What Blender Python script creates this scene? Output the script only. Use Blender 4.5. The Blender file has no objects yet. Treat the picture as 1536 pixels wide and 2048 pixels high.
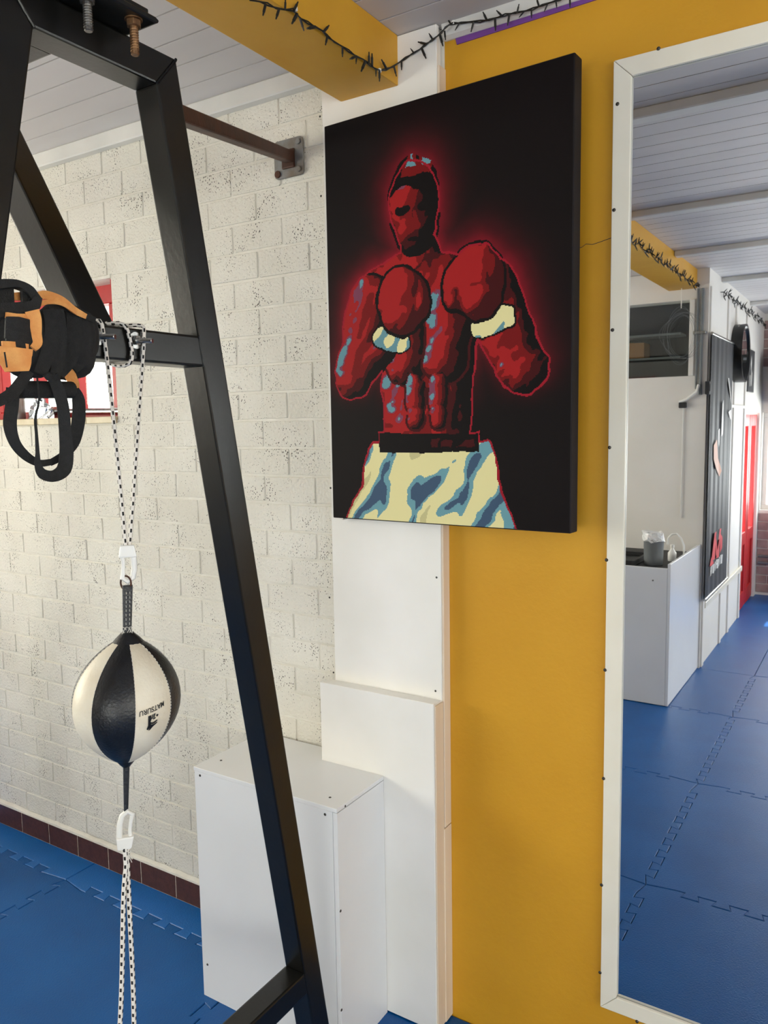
import bpy, bmesh, math, random
import numpy as np
from mathutils import Vector, Matrix
random.seed(7); rng = np.random.default_rng(7)
S = bpy.context.scene
COL = S.collection

# ------------------------------------------------------------------ camera
F = 1585.264                                   # focal length in pixels of the 1536x2048 frame
YAW, PITCH, ROLL = math.radians(32.397), math.radians(-6.1757), math.radians(-0.9317)
CAM = np.array([0.0, -1.996, 1.795])
_sy, _cy = math.sin(YAW), math.cos(YAW)
FW = np.array([-_sy*math.cos(PITCH), _cy*math.cos(PITCH), math.sin(PITCH)])
_r = np.array([_cy, _sy, 0.0]); _u = np.cross(_r, FW)
RT = math.cos(ROLL)*_r + math.sin(ROLL)*_u
UP = -math.sin(ROLL)*_r + math.cos(ROLL)*_u
def on(x, y, ax, val):                          # pixel -> point on the plane axis=val
    v = FW + RT*(x-768)/F - UP*(y-1024)/F
    return CAM + v*((val-CAM[ax])/v[ax])
cd = bpy.data.cameras.new('camera'); cam = bpy.data.objects.new('camera', cd); COL.objects.link(cam)
cd.sensor_fit = 'VERTICAL'; cd.sensor_height = 32.0; cd.lens = F/2048*32.0; cd.clip_start = .02
M = Matrix((tuple(RT), tuple(UP), tuple(-FW))).transposed().to_4x4(); M.translation = Vector(CAM)
cam.matrix_world = M
S.camera = cam

# ------------------------------------------------------------------ world, daylight at the windows, exposure
w = bpy.data.worlds.new('world'); S.world = w; w.use_nodes = True
bg = w.node_tree.nodes['Background']; bg.inputs[0].default_value = (1.0, .985, .93, 1); bg.inputs[1].default_value = 3.2
def area(name, loc, rot, sx, sy, power, col):
    L = bpy.data.lights.new(name, 'AREA'); L.shape = 'RECTANGLE'; L.size = sx; L.size_y = sy
    L.energy = power; L.color = col
    o = bpy.data.objects.new(name, L); COL.objects.link(o); o.location = loc; o.rotation_euler = rot
    return o
R90 = math.pi/2
area('daylight_far_window', (.85, -7.25, 1.45), (R90, 0, 0), 3.4, 1.3, 165, (1, .98, .95))
area('daylight_right_window', (3.75, -3.1, 1.75), (R90, 0, R90), 4.4, 1.25, 85, (1, .97, .92))
area('daylight_left_window', (-4.55, -2.1, 1.8), (R90, 0, -R90), 2.3, 1.2, 112, (1, .93, .78))
area('daylight_red_door', (-1.6, -6.3, 1.15), (R90, 0, -R90), .9, 1.2, 110, (1, .98, .92))
sl = bpy.data.lights.new('sun', 'SUN'); sl.energy = 15; sl.angle = .02; sl.color = (1, .96, .88)
so = bpy.data.objects.new('sun', sl); COL.objects.link(so); so.location = (-3, -9, 6)
so.rotation_euler = Vector((.30, .46, -.84)).to_track_quat('-Z', 'Y').to_euler()
S.view_settings.view_transform = 'Standard'; S.view_settings.look = 'None'
S.view_settings.exposure = 0.06; S.view_settings.gamma = 1.0; S.view_settings.use_curve_mapping = False

# ------------------------------------------------------------------ materials
def lin(c):
    c = c/255.0
    return c/12.92 if c <= .04045 else ((c+.055)/1.055)**2.4
def rgb(r, g, b): return (lin(r), lin(g), lin(b), 1)
def mat(name, col, rough=.6, metal=0, col2=None, nscale=6, bump=0, bscale=60, spec=.5, detail=4, stretch=None, coat=0):
    m = bpy.data.materials.new(name); m.use_nodes = True
    nt = m.node_tree; N = nt.nodes; P = N['Principled BSDF']
    P.inputs['Base Color'].default_value = col; P.inputs['Roughness'].default_value = rough
    P.inputs['Metallic'].default_value = metal; P.inputs['Specular IOR Level'].default_value = spec
    P.inputs['Coat Weight'].default_value = coat
    geo = N.new('ShaderNodeNewGeometry'); src = geo.outputs['Position']
    if stretch:
        mp = N.new('ShaderNodeMapping'); mp.inputs['Scale'].default_value = stretch
        nt.links.new(src, mp.inputs[0]); src = mp.outputs[0]
    if col2 is not None:
        n = N.new('ShaderNodeTexNoise'); n.inputs['Scale'].default_value = nscale; n.inputs['Detail'].default_value = detail
        nt.links.new(src, n.inputs['Vector'])
        r = N.new('ShaderNodeValToRGB'); r.color_ramp.elements[0].position = .35; r.color_ramp.elements[1].position = .68
        r.color_ramp.elements[0].color = col; r.color_ramp.elements[1].color = col2
        nt.links.new(n.outputs['Fac'], r.inputs[0]); nt.links.new(r.outputs[0], P.inputs['Base Color'])
    if bump:
        n2 = N.new('ShaderNodeTexNoise'); n2.inputs['Scale'].default_value = bscale; n2.inputs['Detail'].default_value = 5
        nt.links.new(src, n2.inputs['Vector'])
        b = N.new('ShaderNodeBump'); b.inputs['Strength'].default_value = bump; b.inputs['Distance'].default_value = .004
        nt.links.new(n2.outputs['Fac'], b.inputs['Height']); nt.links.new(b.outputs[0], P.inputs['Normal'])
    return m

def brick_mat(name, c1, c2, pit):
    m = bpy.data.materials.new(name); m.use_nodes = True
    nt = m.node_tree; N = nt.nodes; P = N['Principled BSDF']; L = nt.links.new
    P.inputs['Roughness'].default_value = .75; P.inputs['Specular IOR Level'].default_value = .35
    geo = N.new('ShaderNodeNewGeometry')
    big = N.new('ShaderNodeTexNoise'); big.inputs['Scale'].default_value = 2.2; big.inputs['Detail'].default_value = 3
    L(geo.outputs['Position'], big.inputs['Vector'])
    base = N.new('ShaderNodeValToRGB'); base.color_ramp.elements[0].position = .35; base.color_ramp.elements[1].position = .65
    base.color_ramp.elements[0].color = c1; base.color_ramp.elements[1].color = c2
    L(big.outputs['Fac'], base.inputs[0])
    # unpainted pits: small elongated cells, thinned out by a larger noise
    warp = N.new('ShaderNodeMapping'); warp.inputs['Scale'].default_value = (1, 1, .62)
    warp.inputs['Rotation'].default_value = (0, .5, 0)
    L(geo.outputs['Position'], warp.inputs[0])
    v = N.new('ShaderNodeTexVoronoi'); v.inputs['Scale'].default_value = 195; v.inputs['Randomness'].default_value = 1
    L(warp.outputs[0], v.inputs['Vector'])
    mid = N.new('ShaderNodeTexNoise'); mid.inputs['Scale'].default_value = 9; mid.inputs['Detail'].default_value = 2
    L(geo.outputs['Position'], mid.inputs['Vector'])
    rad = N.new('ShaderNodeMapRange'); rad.inputs[1].default_value = .30; rad.inputs[2].default_value = .72
    rad.inputs[3].default_value = .0; rad.inputs[4].default_value = .36
    L(mid.outputs['Fac'], rad.inputs[0])
    pick = N.new('ShaderNodeSeparateColor'); L(v.outputs['Color'], pick.inputs[0])
    gate = N.new('ShaderNodeMath'); gate.operation = 'GREATER_THAN'; gate.inputs[1].default_value = .38
    L(pick.outputs[0], gate.inputs[0])
    rr = N.new('ShaderNodeMath'); rr.operation = 'MULTIPLY'; L(rad.outputs[0], rr.inputs[0]); L(gate.outputs[0], rr.inputs[1])
    lt = N.new('ShaderNodeMath'); lt.operation = 'LESS_THAN'; L(v.outputs['Distance'], lt.inputs[0]); L(rr.outputs[0], lt.inputs[1])
    mix = N.new('ShaderNodeMix'); mix.data_type = 'RGBA'
    L(lt.outputs[0], mix.inputs[0]); L(base.outputs[0], mix.inputs[6]); mix.inputs[7].default_value = pit
    L(mix.outputs[2], P.inputs['Base Color'])
    fine = N.new('ShaderNodeTexNoise'); fine.inputs['Scale'].default_value = 110; fine.inputs['Detail'].default_value = 6
    L(geo.outputs['Position'], fine.inputs['Vector'])
    sub = N.new('ShaderNodeMath'); sub.operation = 'SUBTRACT'; L(fine.outputs['Fac'], sub.inputs[0]); L(lt.outputs[0], sub.inputs[1])
    b = N.new('ShaderNodeBump'); b.inputs['Strength'].default_value = .85; b.inputs['Distance'].default_value = .005
    L(sub.outputs[0], b.inputs['Height']); L(b.outputs[0], P.inputs['Normal'])
    return m

def vcol_mat(name, rough=.5, spec=.5, bump=0, bscale=300):
    m = mat(name, (1, 1, 1, 1), rough, spec=spec, bump=bump, bscale=bscale)
    a = m.node_tree.nodes.new('ShaderNodeAttribute'); a.attribute_name = 'print'
    m.node_tree.links.new(a.outputs['Color'], m.node_tree.nodes['Principled BSDF'].inputs['Base Color'])
    return m

MT = {}
MT['brick'] = brick_mat('white_painted_brick', rgb(219, 215, 203), rgb(232, 229, 219), rgb(58, 53, 46))
MT['mortar'] = mat('white_painted_mortar', rgb(218, 214, 202), .75, col2=rgb(230, 227, 217), nscale=14, bump=.5, bscale=90)
MT['farbrick'] = mat('grey_brown_brick', rgb(150, 120, 118), .8, col2=rgb(178, 150, 146), nscale=12, bump=.4)
MT['yellow'] = mat('ochre_wall_paint', rgb(203, 146, 20), .55, col2=rgb(212, 156, 30), nscale=2.5, bump=.25, bscale=45)
MT['beam'] = mat('ochre_beam_paint', rgb(206, 150, 30), .5, col2=rgb(214, 160, 42), nscale=5, bump=.15, bscale=40)
MT['plank'] = mat('white_ceiling_paint', rgb(205, 201, 200), .5, col2=rgb(220, 216, 214), nscale=3, bump=.12, bscale=30, stretch=(.3, 1, 1))
MT['groove'] = mat('ceiling_groove', rgb(64, 60, 58), .9, col2=rgb(72, 68, 66))
MT['white'] = mat('white_board', rgb(236, 234, 228), .32, col2=rgb(244, 242, 238), nscale=3.5, bump=.03, bscale=15)
MT['whitewall'] = mat('white_wall_paint', rgb(228, 224, 216), .6, col2=rgb(236, 232, 226), nscale=2, bump=.1)
MT['boxwhite'] = mat('white_laminate', rgb(226, 227, 228), .28, col2=rgb(233, 234, 235), nscale=2)
MT['batten'] = mat('pale_wood_batten', rgb(236, 220, 198), .55, col2=rgb(228, 208, 184), nscale=20, stretch=(1, 1, .1))
MT['cream'] = mat('cream_plastic_strip', rgb(232, 226, 208), .4, col2=rgb(236, 231, 216))
MT['purple'] = mat('purple_paint', rgb(110, 60, 140), .6, col2=rgb(122, 70, 152))
MT['trim'] = mat('white_trim_paint', rgb(214, 213, 208), .5, col2=rgb(225, 223, 218), bump=.1)
MT['screw'] = mat('dark_screw', rgb(60, 58, 56), .4, .6, col2=rgb(80, 78, 75), nscale=200)
MT['steel'] = mat('bright_steel', rgb(190, 190, 188), .25, 1, col2=rgb(160, 160, 158), nscale=80)
MT['rust'] = mat('rusty_tube', rgb(82, 45, 28), .55, .2, col2=rgb(60, 36, 24), nscale=25, bump=.2, bscale=120)
MT['galv'] = mat('grey_metal_plate', rgb(140, 142, 142), .45, .5, col2=rgb(120, 108, 96), nscale=22, bump=.15)
MT['rig'] = mat('black_gloss_paint', rgb(13, 13, 12), .30, 0, col2=rgb(20, 19, 16), nscale=18, bump=.06, bscale=90, spec=.42)
MT['strap'] = mat('black_webbing', rgb(22, 22, 22), .8, col2=rgb(30, 30, 30), nscale=120, bump=.4, bscale=500)
MT['orange'] = mat('orange_webbing', rgb(234, 168, 96), .75, col2=rgb(218, 142, 74), nscale=40, bump=.4, bscale=500)
MT['leather_b'] = mat('black_leather', rgb(20, 21, 24), .35, col2=rgb(28, 29, 32), nscale=60, bump=.25, bscale=220)
MT['leather_w'] = mat('white_leather', rgb(236, 228, 208), .45, col2=rgb(226, 214, 190), nscale=16, bump=.2, bscale=160)
MT['hook'] = mat('white_plastic', rgb(244, 243, 238), .3, col2=rgb(238, 236, 228))
MT['ink'] = mat('black_print', rgb(16, 16, 18), .5, col2=rgb(22, 22, 24))
MT['thread'] = mat('white_thread', rgb(225, 222, 212), .7, col2=rgb(210, 206, 196))
MT['mat1'] = mat('blue_foam_mat', rgb(0, 80, 146), .38, col2=rgb(2, 86, 154), nscale=5, bump=.35, bscale=160, spec=.35)
MT['mat2'] = mat('lighter_blue_foam_mat', rgb(4, 98, 172), .38, col2=rgb(16, 102, 182), nscale=5, bump=.35, bscale=160)
MT['under'] = mat('screed', rgb(10, 26, 46), .9, col2=rgb(12, 28, 48))
MT['tile'] = mat('brown_skirting_tile', rgb(84, 46, 34), .45, col2=rgb(66, 34, 26), nscale=60, bump=.2, bscale=200)
MT['grout'] = mat('grout', rgb(214, 204, 188), .8, col2=rgb(176, 162, 146), nscale=60)
MT['red'] = mat('red_gloss_paint', rgb(176, 22, 26), .4, col2=rgb(190, 30, 32), nscale=12, bump=.06)
MT['sill'] = mat('beige_sill_tile', rgb(206, 192, 160), .45, col2=rgb(196, 180, 146), nscale=30)
MT['wire'] = mat('black_cable', rgb(24, 24, 22), .5, col2=rgb(32, 32, 28))
MT['canvas_side'] = mat('dark_canvas_edge', rgb(22, 18, 20), .6, spec=.2, col2=rgb(30, 24, 26), bump=.1, bscale=400)
MT['mirror'] = mat('mirror_glass', (.74, .765, .80, 1), .012, 1)
MT['dark'] = mat('dark_interior', rgb(34, 34, 36), .6, col2=rgb(40, 40, 42))
MT['banner'] = mat('black_banner_cloth', rgb(40, 40, 44), .62, col2=rgb(48, 48, 52), nscale=8)
MT['bannerred'] = mat('red_banner_print', rgb(210, 40, 50), .6, col2=rgb(216, 48, 56))
MT['grey'] = mat('grey_plastic', rgb(110, 114, 116), .45, col2=rgb(118, 122, 124))
MT['bag'] = mat('white_plastic_bag', rgb(238, 238, 236), .35, col2=rgb(226, 226, 224), nscale=30, bump=.3)
MT['foil'] = mat('crumpled_foil', rgb(200, 206, 214), .25, .9, col2=rgb(180, 186, 194), nscale=30, bump=.4, bscale=40)
MT['brown'] = mat('brown_cardboard', rgb(150, 108, 66), .8, col2=rgb(140, 98, 58))
g = bpy.data.materials.new('clear_glass'); g.use_nodes = True; gn = g.node_tree; gn.nodes.remove(gn.nodes['Principled BSDF'])
g_t = gn.nodes.new('ShaderNodeBsdfTransparent'); g_t.inputs[0].default_value = (.95, .97, .96, 1)
g_g = gn.nodes.new('ShaderNodeBsdfGlossy'); g_g.inputs['Roughness'].default_value = .02
g_m = gn.nodes.new('ShaderNodeMixShader'); g_m.inputs[0].default_value = .05
gn.links.new(g_t.outputs[0], g_m.inputs[1]); gn.links.new(g_g.outputs[0], g_m.inputs[2])
gn.links.new(g_m.outputs[0], gn.nodes['Material Output'].inputs[0]); MT['glass'] = g

# bungee sheath: white with black ticks, driven by the UV laid along the cord
def cord_mat():
    m = bpy.data.materials.new('white_cord_black_ticks'); m.use_nodes = True
    nt = m.node_tree; N = nt.nodes; L = nt.links.new; P = N['Principled BSDF']; P.inputs['Roughness'].default_value = .75
    uv = N.new('ShaderNodeUVMap'); uv.uv_map = 'cord'
    sp = N.new('ShaderNodeSeparateXYZ'); L(uv.outputs[0], sp.inputs[0])
    # u around 0..1 (three tick rows), v along in tick periods
    mu = N.new('ShaderNodeMath'); mu.operation = 'MULTIPLY'; mu.inputs[1].default_value = 4; L(sp.outputs[0], mu.inputs[0])
    fl = N.new('ShaderNodeMath'); fl.operation = 'FLOOR'; L(mu.outputs[0], fl.inputs[0])
    off = N.new('ShaderNodeMath'); off.operation = 'MULTIPLY_ADD'; off.inputs[1].default_value = .5; L(fl.outputs[0], off.inputs[0]); L(sp.outputs[1], off.inputs[2])
    fv = N.new('ShaderNodeMath'); fv.operation = 'FRACT'; L(off.outputs[0], fv.inputs[0])
    fu = N.new('ShaderNodeMath'); fu.operation = 'FRACT'; L(mu.outputs[0], fu.inputs[0])
    a = N.new('ShaderNodeMath'); a.operation = 'LESS_THAN'; a.inputs[1].default_value = .42; L(fv.outputs[0], a.inputs[0])
    b = N.new('ShaderNodeMath'); b.operation = 'LESS_THAN'; b.inputs[1].default_value = .62; L(fu.outputs[0], b.inputs[0])
    c = N.new('ShaderNodeMath'); c.operation = 'MULTIPLY'; L(a.outputs[0], c.inputs[0]); L(b.outputs[0], c.inputs[1])
    mx = N.new('ShaderNodeMix'); mx.data_type = 'RGBA'; mx.inputs[6].default_value = rgb(236, 230, 220); mx.inputs[7].default_value = rgb(20, 18, 20)
    L(c.outputs[0], mx.inputs[0]); L(mx.outputs[2], P.inputs['Base Color'])
    return m
MT['cord'] = cord_mat()

# ------------------------------------------------------------------ mesh helpers
class MB:
    def __init__(s): s.v = []; s.f = []
    def add(s, vs, fs):
        o = len(s.v); s.v += [tuple(map(float, p)) for p in vs]; s.f += [tuple(i+o for i in f) for f in fs]; return s
    def box(s, x0, x1, y0, y1, z0, z1):
        v = [(x, y, z) for z in (z0, z1) for y in (y0, y1) for x in (x0, x1)]
        return s.add(v, [(0, 2, 3, 1), (4, 5, 7, 6), (0, 1, 5, 4), (2, 6, 7, 3), (0, 4, 6, 2), (1, 3, 7, 5)])
    def bar(s, p0, p1, a, wa, wb):               # rectangular bar p0-p1; 'a' = side direction, sizes wa (along a) and wb
        p0, p1, a = Vector(p0), Vector(p1), Vector(a).normalized(); t = (p1-p0).normalized(); b = t.cross(a).normalized()
        v = [p + a*sa*wa/2 + b*sb*wb/2 for p in (p0, p1) for sa, sb in ((-1, -1), (1, -1), (1, 1), (-1, 1))]
        return s.add(v, [(3, 2, 1, 0), (4, 5, 6, 7), (0, 1, 5, 4), (1, 2, 6, 5), (2, 3, 7, 6), (3, 0, 4, 7)])
    def hexa(s, v8):                             # 8 points: 4 of one end, 4 of the other
        return s.add(v8, [(3, 2, 1, 0), (4, 5, 6, 7), (0, 1, 5, 4), (1, 2, 6, 5), (2, 3, 7, 6), (3, 0, 4, 7)])
    def tube(s, pts, r, n=8, closed=False):
        pts = [Vector(p) for p in pts]; m = len(pts); rs = r if hasattr(r, '__len__') else [r]*m
        o = len(s.v); up = None
        for i, p in enumerate(pts):
            t = (pts[(i+1) % m]-pts[i-1]) if (closed or 0 < i < m-1) else (pts[1]-pts[0] if i == 0 else pts[-1]-pts[-2])
            t.normalize()
            if up is None: up = Vector((0, 0, 1)) if abs(t.z) < .9 else Vector((1, 0, 0))
            b = t.cross(up)
            if b.length < 1e-6: b = t.cross(Vector((.3, .9, .1)))
            b.normalize(); up = b.cross(t).normalized()
            for k in range(n):
                q = p + (b*math.cos(2*math.pi*k/n) + up*math.sin(2*math.pi*k/n))*rs[i]; s.v.append(tuple(q))
        R = m if closed else m-1
        for i in range(R):
            j = (i+1) % m
            for k in range(n): s.f.append((o+i*n+k, o+i*n+(k+1) % n, o+j*n+(k+1) % n, o+j*n+k))
        if not closed:
            s.f.append(tuple(o+k for k in reversed(range(n)))); s.f.append(tuple(o+(m-1)*n+k for k in range(n)))
        return s
    def cyl(s, p0, p1, r, n=16, r1=None): return s.tube([p0, p1], [r, r if r1 is None else r1], n)
    def prism(s, poly, fn, d0, d1):              # poly of (a, b); fn(a, b, d) -> point
        n = len(poly)
        v = [fn(a, b, d0) for a, b in poly] + [fn(a, b, d1) for a, b in poly]
        return s.add(v, [tuple(reversed(range(n))), tuple(range(n, 2*n))] + [(i, (i+1) % n, n+(i+1) % n, n+i) for i in range(n)])
    def lathe(s, prof, c, n=24):                 # profile of (r, z) about the vertical through c
        o = len(s.v)
        for r, z in prof:
            for k in range(n): s.v.append((c[0]+r*math.cos(2*math.pi*k/n), c[1]+r*math.sin(2*math.pi*k/n), c[2]+z))
        for i in range(len(prof)-1):
            for k in range(n): s.f.append((o+i*n+k, o+i*n+(k+1) % n, o+(i+1)*n+(k+1) % n, o+(i+1)*n+k))
        s.f.append(tuple(o+k for k in reversed(range(n)))); s.f.append(tuple(o+(len(prof)-1)*n+k for k in range(n)))
        return s

def mesh_of(name, mb, bevel=0, seg=2, smooth=True, fix=True, rim=False):
    me = bpy.data.meshes.new(name); me.from_pydata(mb.v, [], mb.f)
    bm = bmesh.new(); bm.from_mesh(me)
    if fix: bmesh.ops.recalc_face_normals(bm, faces=bm.faces)
    if bevel:
        es = [e for e in bm.edges if len(e.link_faces) == 2 and e.calc_face_angle(0) > .5]
        if rim: zmax = max(v.co.z for v in bm.verts); es = [e for e in es if all(v.co.z > zmax-1e-5 for v in e.verts)]
        bmesh.ops.bevel(bm, geom=es, offset=bevel, segments=seg, affect='EDGES', profile=.6, clamp_overlap=True)
    bm.to_mesh(me); bm.free()
    if smooth and not bevel and len(me.polygons):
        me.polygons.foreach_set('use_smooth', [True]*len(me.polygons)); me.set_sharp_from_angle(angle=math.radians(38))
    return me
ROOT = {}
def put(o, parent):
    if parent is not None:
        base = Matrix.Translation(Vector(parent['_at'])) if '_at' in parent else Matrix.Identity(4)
        o.parent = parent; o.matrix_parent_inverse = base.inverted()
def obj(name, mb, m, parent=None, bevel=0, seg=2, smooth=True, label=None, cat=None, group=None, kind=None, fix=True, rim=False):
    me = mesh_of(name, mb, bevel, seg, smooth, fix, rim)
    n = len(me.vertices); co = np.empty(n*3); me.vertices.foreach_get('co', co); co = co.reshape(-1, 3)
    c = (co.min(0)+co.max(0))/2
    if parent is None: c[2] = co[:, 2].min()
    me.vertices.foreach_set('co', (co-c).ravel()); me.update()
    me.materials.append(MT[m] if isinstance(m, str) else m)
    o = bpy.data.objects.new(name, me); COL.objects.link(o); o.location = c
    o['_at'] = [float(x) for x in c]; put(o, parent)
    tag(o, label, cat, group, kind); return o
def dupe(src, parent, delta):                    # linked copy moved by a world offset
    o = bpy.data.objects.new(src.name.split('.')[0], src.data); COL.objects.link(o)
    at = Vector(src['_at'])+Vector(delta); o.location = at; o['_at'] = list(at); put(o, parent); return o
def tag(o, label=None, cat=None, group=None, kind=None):
    if label: o['label'] = label
    if cat: o['category'] = cat
    if group: o['group'] = group
    if kind: o['kind'] = kind
def thing(name, loc, label, cat, group=None):
    o = bpy.data.objects.new(name, None); COL.objects.link(o); o.location = loc; o.empty_display_size = .05
    o['_at'] = [float(x) for x in loc]; tag(o, label, cat, group); return o
def struct(name, mb, m, label, cat='structure', **k):
    return obj(name, mb, m, label=label, cat=cat, kind='structure', **k)
def struct_root(name, loc, label, cat):
    o = thing(name, loc, label, cat); o['kind'] = 'structure'; return o

CZ = 2.85                                        # ceiling height
XL, XP, XR = -4.2, -1.09, 3.4                    # left wall, partition face, right wall
YE, YF = -4.0, -6.9                              # rear wall of the side bay, far wall of the hall
# ------------------------------------------------------------------ floor with jigsaw mats
floor = struct('floor', MB().box(XL-.1, XR+.1, YF-.1, .1, -.06, -.016), 'under', 'floor laid with blue interlocking foam mats', 'floor')
xs = [XL, -3.72, -2.72, -1.72, -.7215, .28, 1.28, 2.28, XR]
def rows(i):
    if xs[i] < -1.8: return [0, -.147, -1.147, -2.147, -3.147, YE]
    if xs[i] < -.8: return [0, -1.02, -2.035, -3.08, YE]
    return [0, -1.02, -2.035, -3.08, YE, -5.05, -6.1, YF]
PT, DP = .111, .017
def teeth(a, b, breaks):                         # (t, offset) points of the jigsaw line between a < b
    pts = []; k = math.ceil(a/PT)
    while k*PT < b:
        t = k*PT
        if t-.6*PT > a and t+.6*PT < b and all(abs(t-q) > .6*PT for q in breaks):
            pts += [(t-.5*PT, -DP), (t-.21*PT, -DP), (t-.30*PT, DP), (t+.30*PT, DP), (t+.21*PT, -DP)]
        k += 1
    return pts
mats_n = 0
for i in range(len(xs)-1):
    rw = rows(i)
    for j in range(len(rw)-1):
        x0, x1, y1, y0 = xs[i], xs[i+1], rw[j], rw[j+1]; g_ = .0013
        def hline(y, sgn, edge):
            return [] if edge else [(t, y+o+sgn*g_) for t, o in teeth(x0, x1, [])]
        def vline(x, sgn, edge, nb):
            return [] if edge else [(x+o+sgn*g_, t) for t, o in teeth(y0, y1, nb)]
        nbL = rows(i-1) if i > 0 else []; nbR = rows(i+1) if i < len(xs)-2 else []
        wl = i == 0 or (nbL and y0 < YE-.01 and xs[i-1] < -.8)
        P = [(x0+g_, y0+g_)] + hline(y0, 1, j == len(rw)-2) + [(x1-g_, y0+g_)] + vline(x1, -1, i == len(xs)-2, nbR)
        P += [(x1-g_, y1-g_)] + list(reversed(hline(y1, -1, j == 0))) + [(x0+g_, y1-g_)] + list(reversed(vline(x0, 1, wl, nbL)))
        m = MB().prism(P, lambda a, b, d: (a, b, d), -.0155, 0)
        lt = (rw[j] == 0 and xs[i] < -1.8) or rng.random() < .2
        obj('mat_tile', m, 'mat2' if lt else 'mat1', floor, smooth=False, bevel=.0026, seg=1, rim=True)
# hall floor strip under the partition line (behind the counter side of the hall)
obj('mat_tile', MB().box(XP-.16, -.7228, YF, YE-.001, -.0155, -.0005), 'mat1', floor, smooth=False)

# ------------------------------------------------------------------ brick wall with window opening
WX0, WX1, WZ0, WZ1 = -3.75, -2.442, 1.835, 2.36
wb = MB()
wb.box(XL-.2, WX0, .0017, .24, -.05, CZ); wb.box(WX1, -1.05, .0017, .24, -.05, CZ)
wb.box(WX0, WX1, .0017, .24, -.05, WZ0); wb.box(WX0, WX1, .0017, .24, WZ1, CZ)
wall_b = struct('wall_back_brick', wb, 'mortar', 'white painted brick wall of the side bay', 'wall', smooth=False)
BW, BH, MJ = .208, .09, .0075
variants = []
for k in range(5):
    m = MB().box(-BW/2+MJ/2, BW/2-MJ/2, -.0008-.0012*rng.random(), .008, -BH/2+MJ/2, BH/2-MJ/2)
    m.v = [(x+rng.normal(0, .0010), y+rng.normal(0, .0006), z+rng.normal(0, .0009)) for x, y, z in m.v]
    me = mesh_of('brick', m, .0030, 2); me.materials.append(MT['brick']); variants.append(me)
rest = MB(); nb = 0
for r in range(-21, 10):
    zc = 1.911 + r*BH + BH/2
    if zc < .11 or zc > CZ: continue
    for c in range(-13, 3):
        xc = -1.728 - BW/2 + (BW/2 if r % 2 else 0) + c*BW
        x0, x1 = xc-BW/2, xc+BW/2
        if x1 < XL or x0 > -1.45: continue
        cut = None
        if WZ0-.03 < zc < WZ1:
            if x0 > WX0 and x1 < WX1: continue
            if x0 < WX1 < x1: cut = (WX1, x1)
            elif x0 < WX0 < x1: cut = (x0, WX0)
        if xc < -3.42 or cut:
            a, b = cut if cut else (x0, x1)
            if b-a > .015: rest.box(a+MJ/2, b-MJ/2, -.0014, .008, zc-BH/2+MJ/2, zc+BH/2-MJ/2)
            continue
        o = bpy.data.objects.new('brick', variants[int(rng.integers(5))]); COL.objects.link(o)
        o.location = (xc, float(rng.normal(0, .0006)), zc); o['_at'] = list(o.location); put(o, wall_b); nb += 1
obj('brick_remainder', rest, 'brick', wall_b, smooth=False, kind='stuff')

# skirting tiles
sk = struct('baseboard_back', MB().box(XL, -1.767, -.0085, .002, 0, .098), 'grout', 'brown tiled skirting along the brick wall', 'skirting', smooth=False)
t0 = None
for k in range(13):
    x1 = -1.77-.0 - (k-.16)*.1965*1.0 + .0; x1 = -2.238+.1965*2 - k*.1965
    if x1 > -1.75: continue
    mbt = MB().box(x1-.1930, x1, -.010, -.003, .001, .094)
    if t0 is None: t0 = obj('tile', mbt, 'tile', sk, .0015, 1); X1_0 = x1
    else: dupe(t0, sk, (x1-X1_0, 0, 0))
# rough mortar fillet above the tiles
fil = MB(); fx = np.linspace(XL, -1.767, 60)
top = [(.104+.006*rng.random()) for _ in fx]
for a in range(59):
    fil.hexa([(fx[a], 0, .094), (fx[a], 0, top[a]+.006), (fx[a], -.011, top[a]-.004), (fx[a], -.012, .095),
              (fx[a+1], 0, .094), (fx[a+1], 0, top[a+1]+.006), (fx[a+1], -.011, top[a+1]-.004), (fx[a+1], -.012, .095)])
obj('mortar_fillet', fil, 'mortar', sk, smooth=False)

# window 1: red frame in the brick wall
w1 = struct_root('window_1', ((WX0+WX1)/2, .1, WZ0), 'red framed window with tiled sill in the white brick wall', 'window')
fr = .045
obj('frame', MB().box(WX0, WX1, .085, .14, WZ1-.075, WZ1).box(WX0, WX1, .085, .14, WZ0, WZ0+.045).box(WX0, WX0+fr, .085, .14, WZ0+.045, WZ1-.075).box(WX1-.03, WX1, .02, .10, WZ1-.07, WZ1), 'red', w1, .003, 1)
for xm in (-2.555, -2.80, -3.06, -3.32, -3.55):
    obj('mullion', MB().box(xm-.018, xm+.018, .09, .135, WZ0+.045, WZ1-.075), 'red', w1, .003, 1)
obj('pane', MB().box(WX0+.02, WX1-.005, .110, .114, WZ0+.03, WZ1-.05), 'glass', w1, smooth=False)
obj('lintel', MB().box(WX0, WX1, -.002, .085, WZ1-.006, WZ1+.004), 'mortar', w1, smooth=False)
obj('sill_board', MB().box(WX0, WX1, .012, .09, WZ0+.001, WZ0+.012), 'red', w1, .002, 1)
for k in range(9):
    x1 = WX1-.005-k*.152
    if x1-.15 < WX0: break
    obj('sill_tile', MB().box(x1-.15, x1, -.022, .012, WZ0-.012, WZ0+.013), 'sill', w1, .002, 1)
obj('awning', MB().box(WX1-.5, WX1+.25, .55, .9, 2.29, 2.52), mat('orange_awning', rgb(228, 140, 40), .7, col2=rgb(234, 150, 50)), w1, smooth=False)

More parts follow.
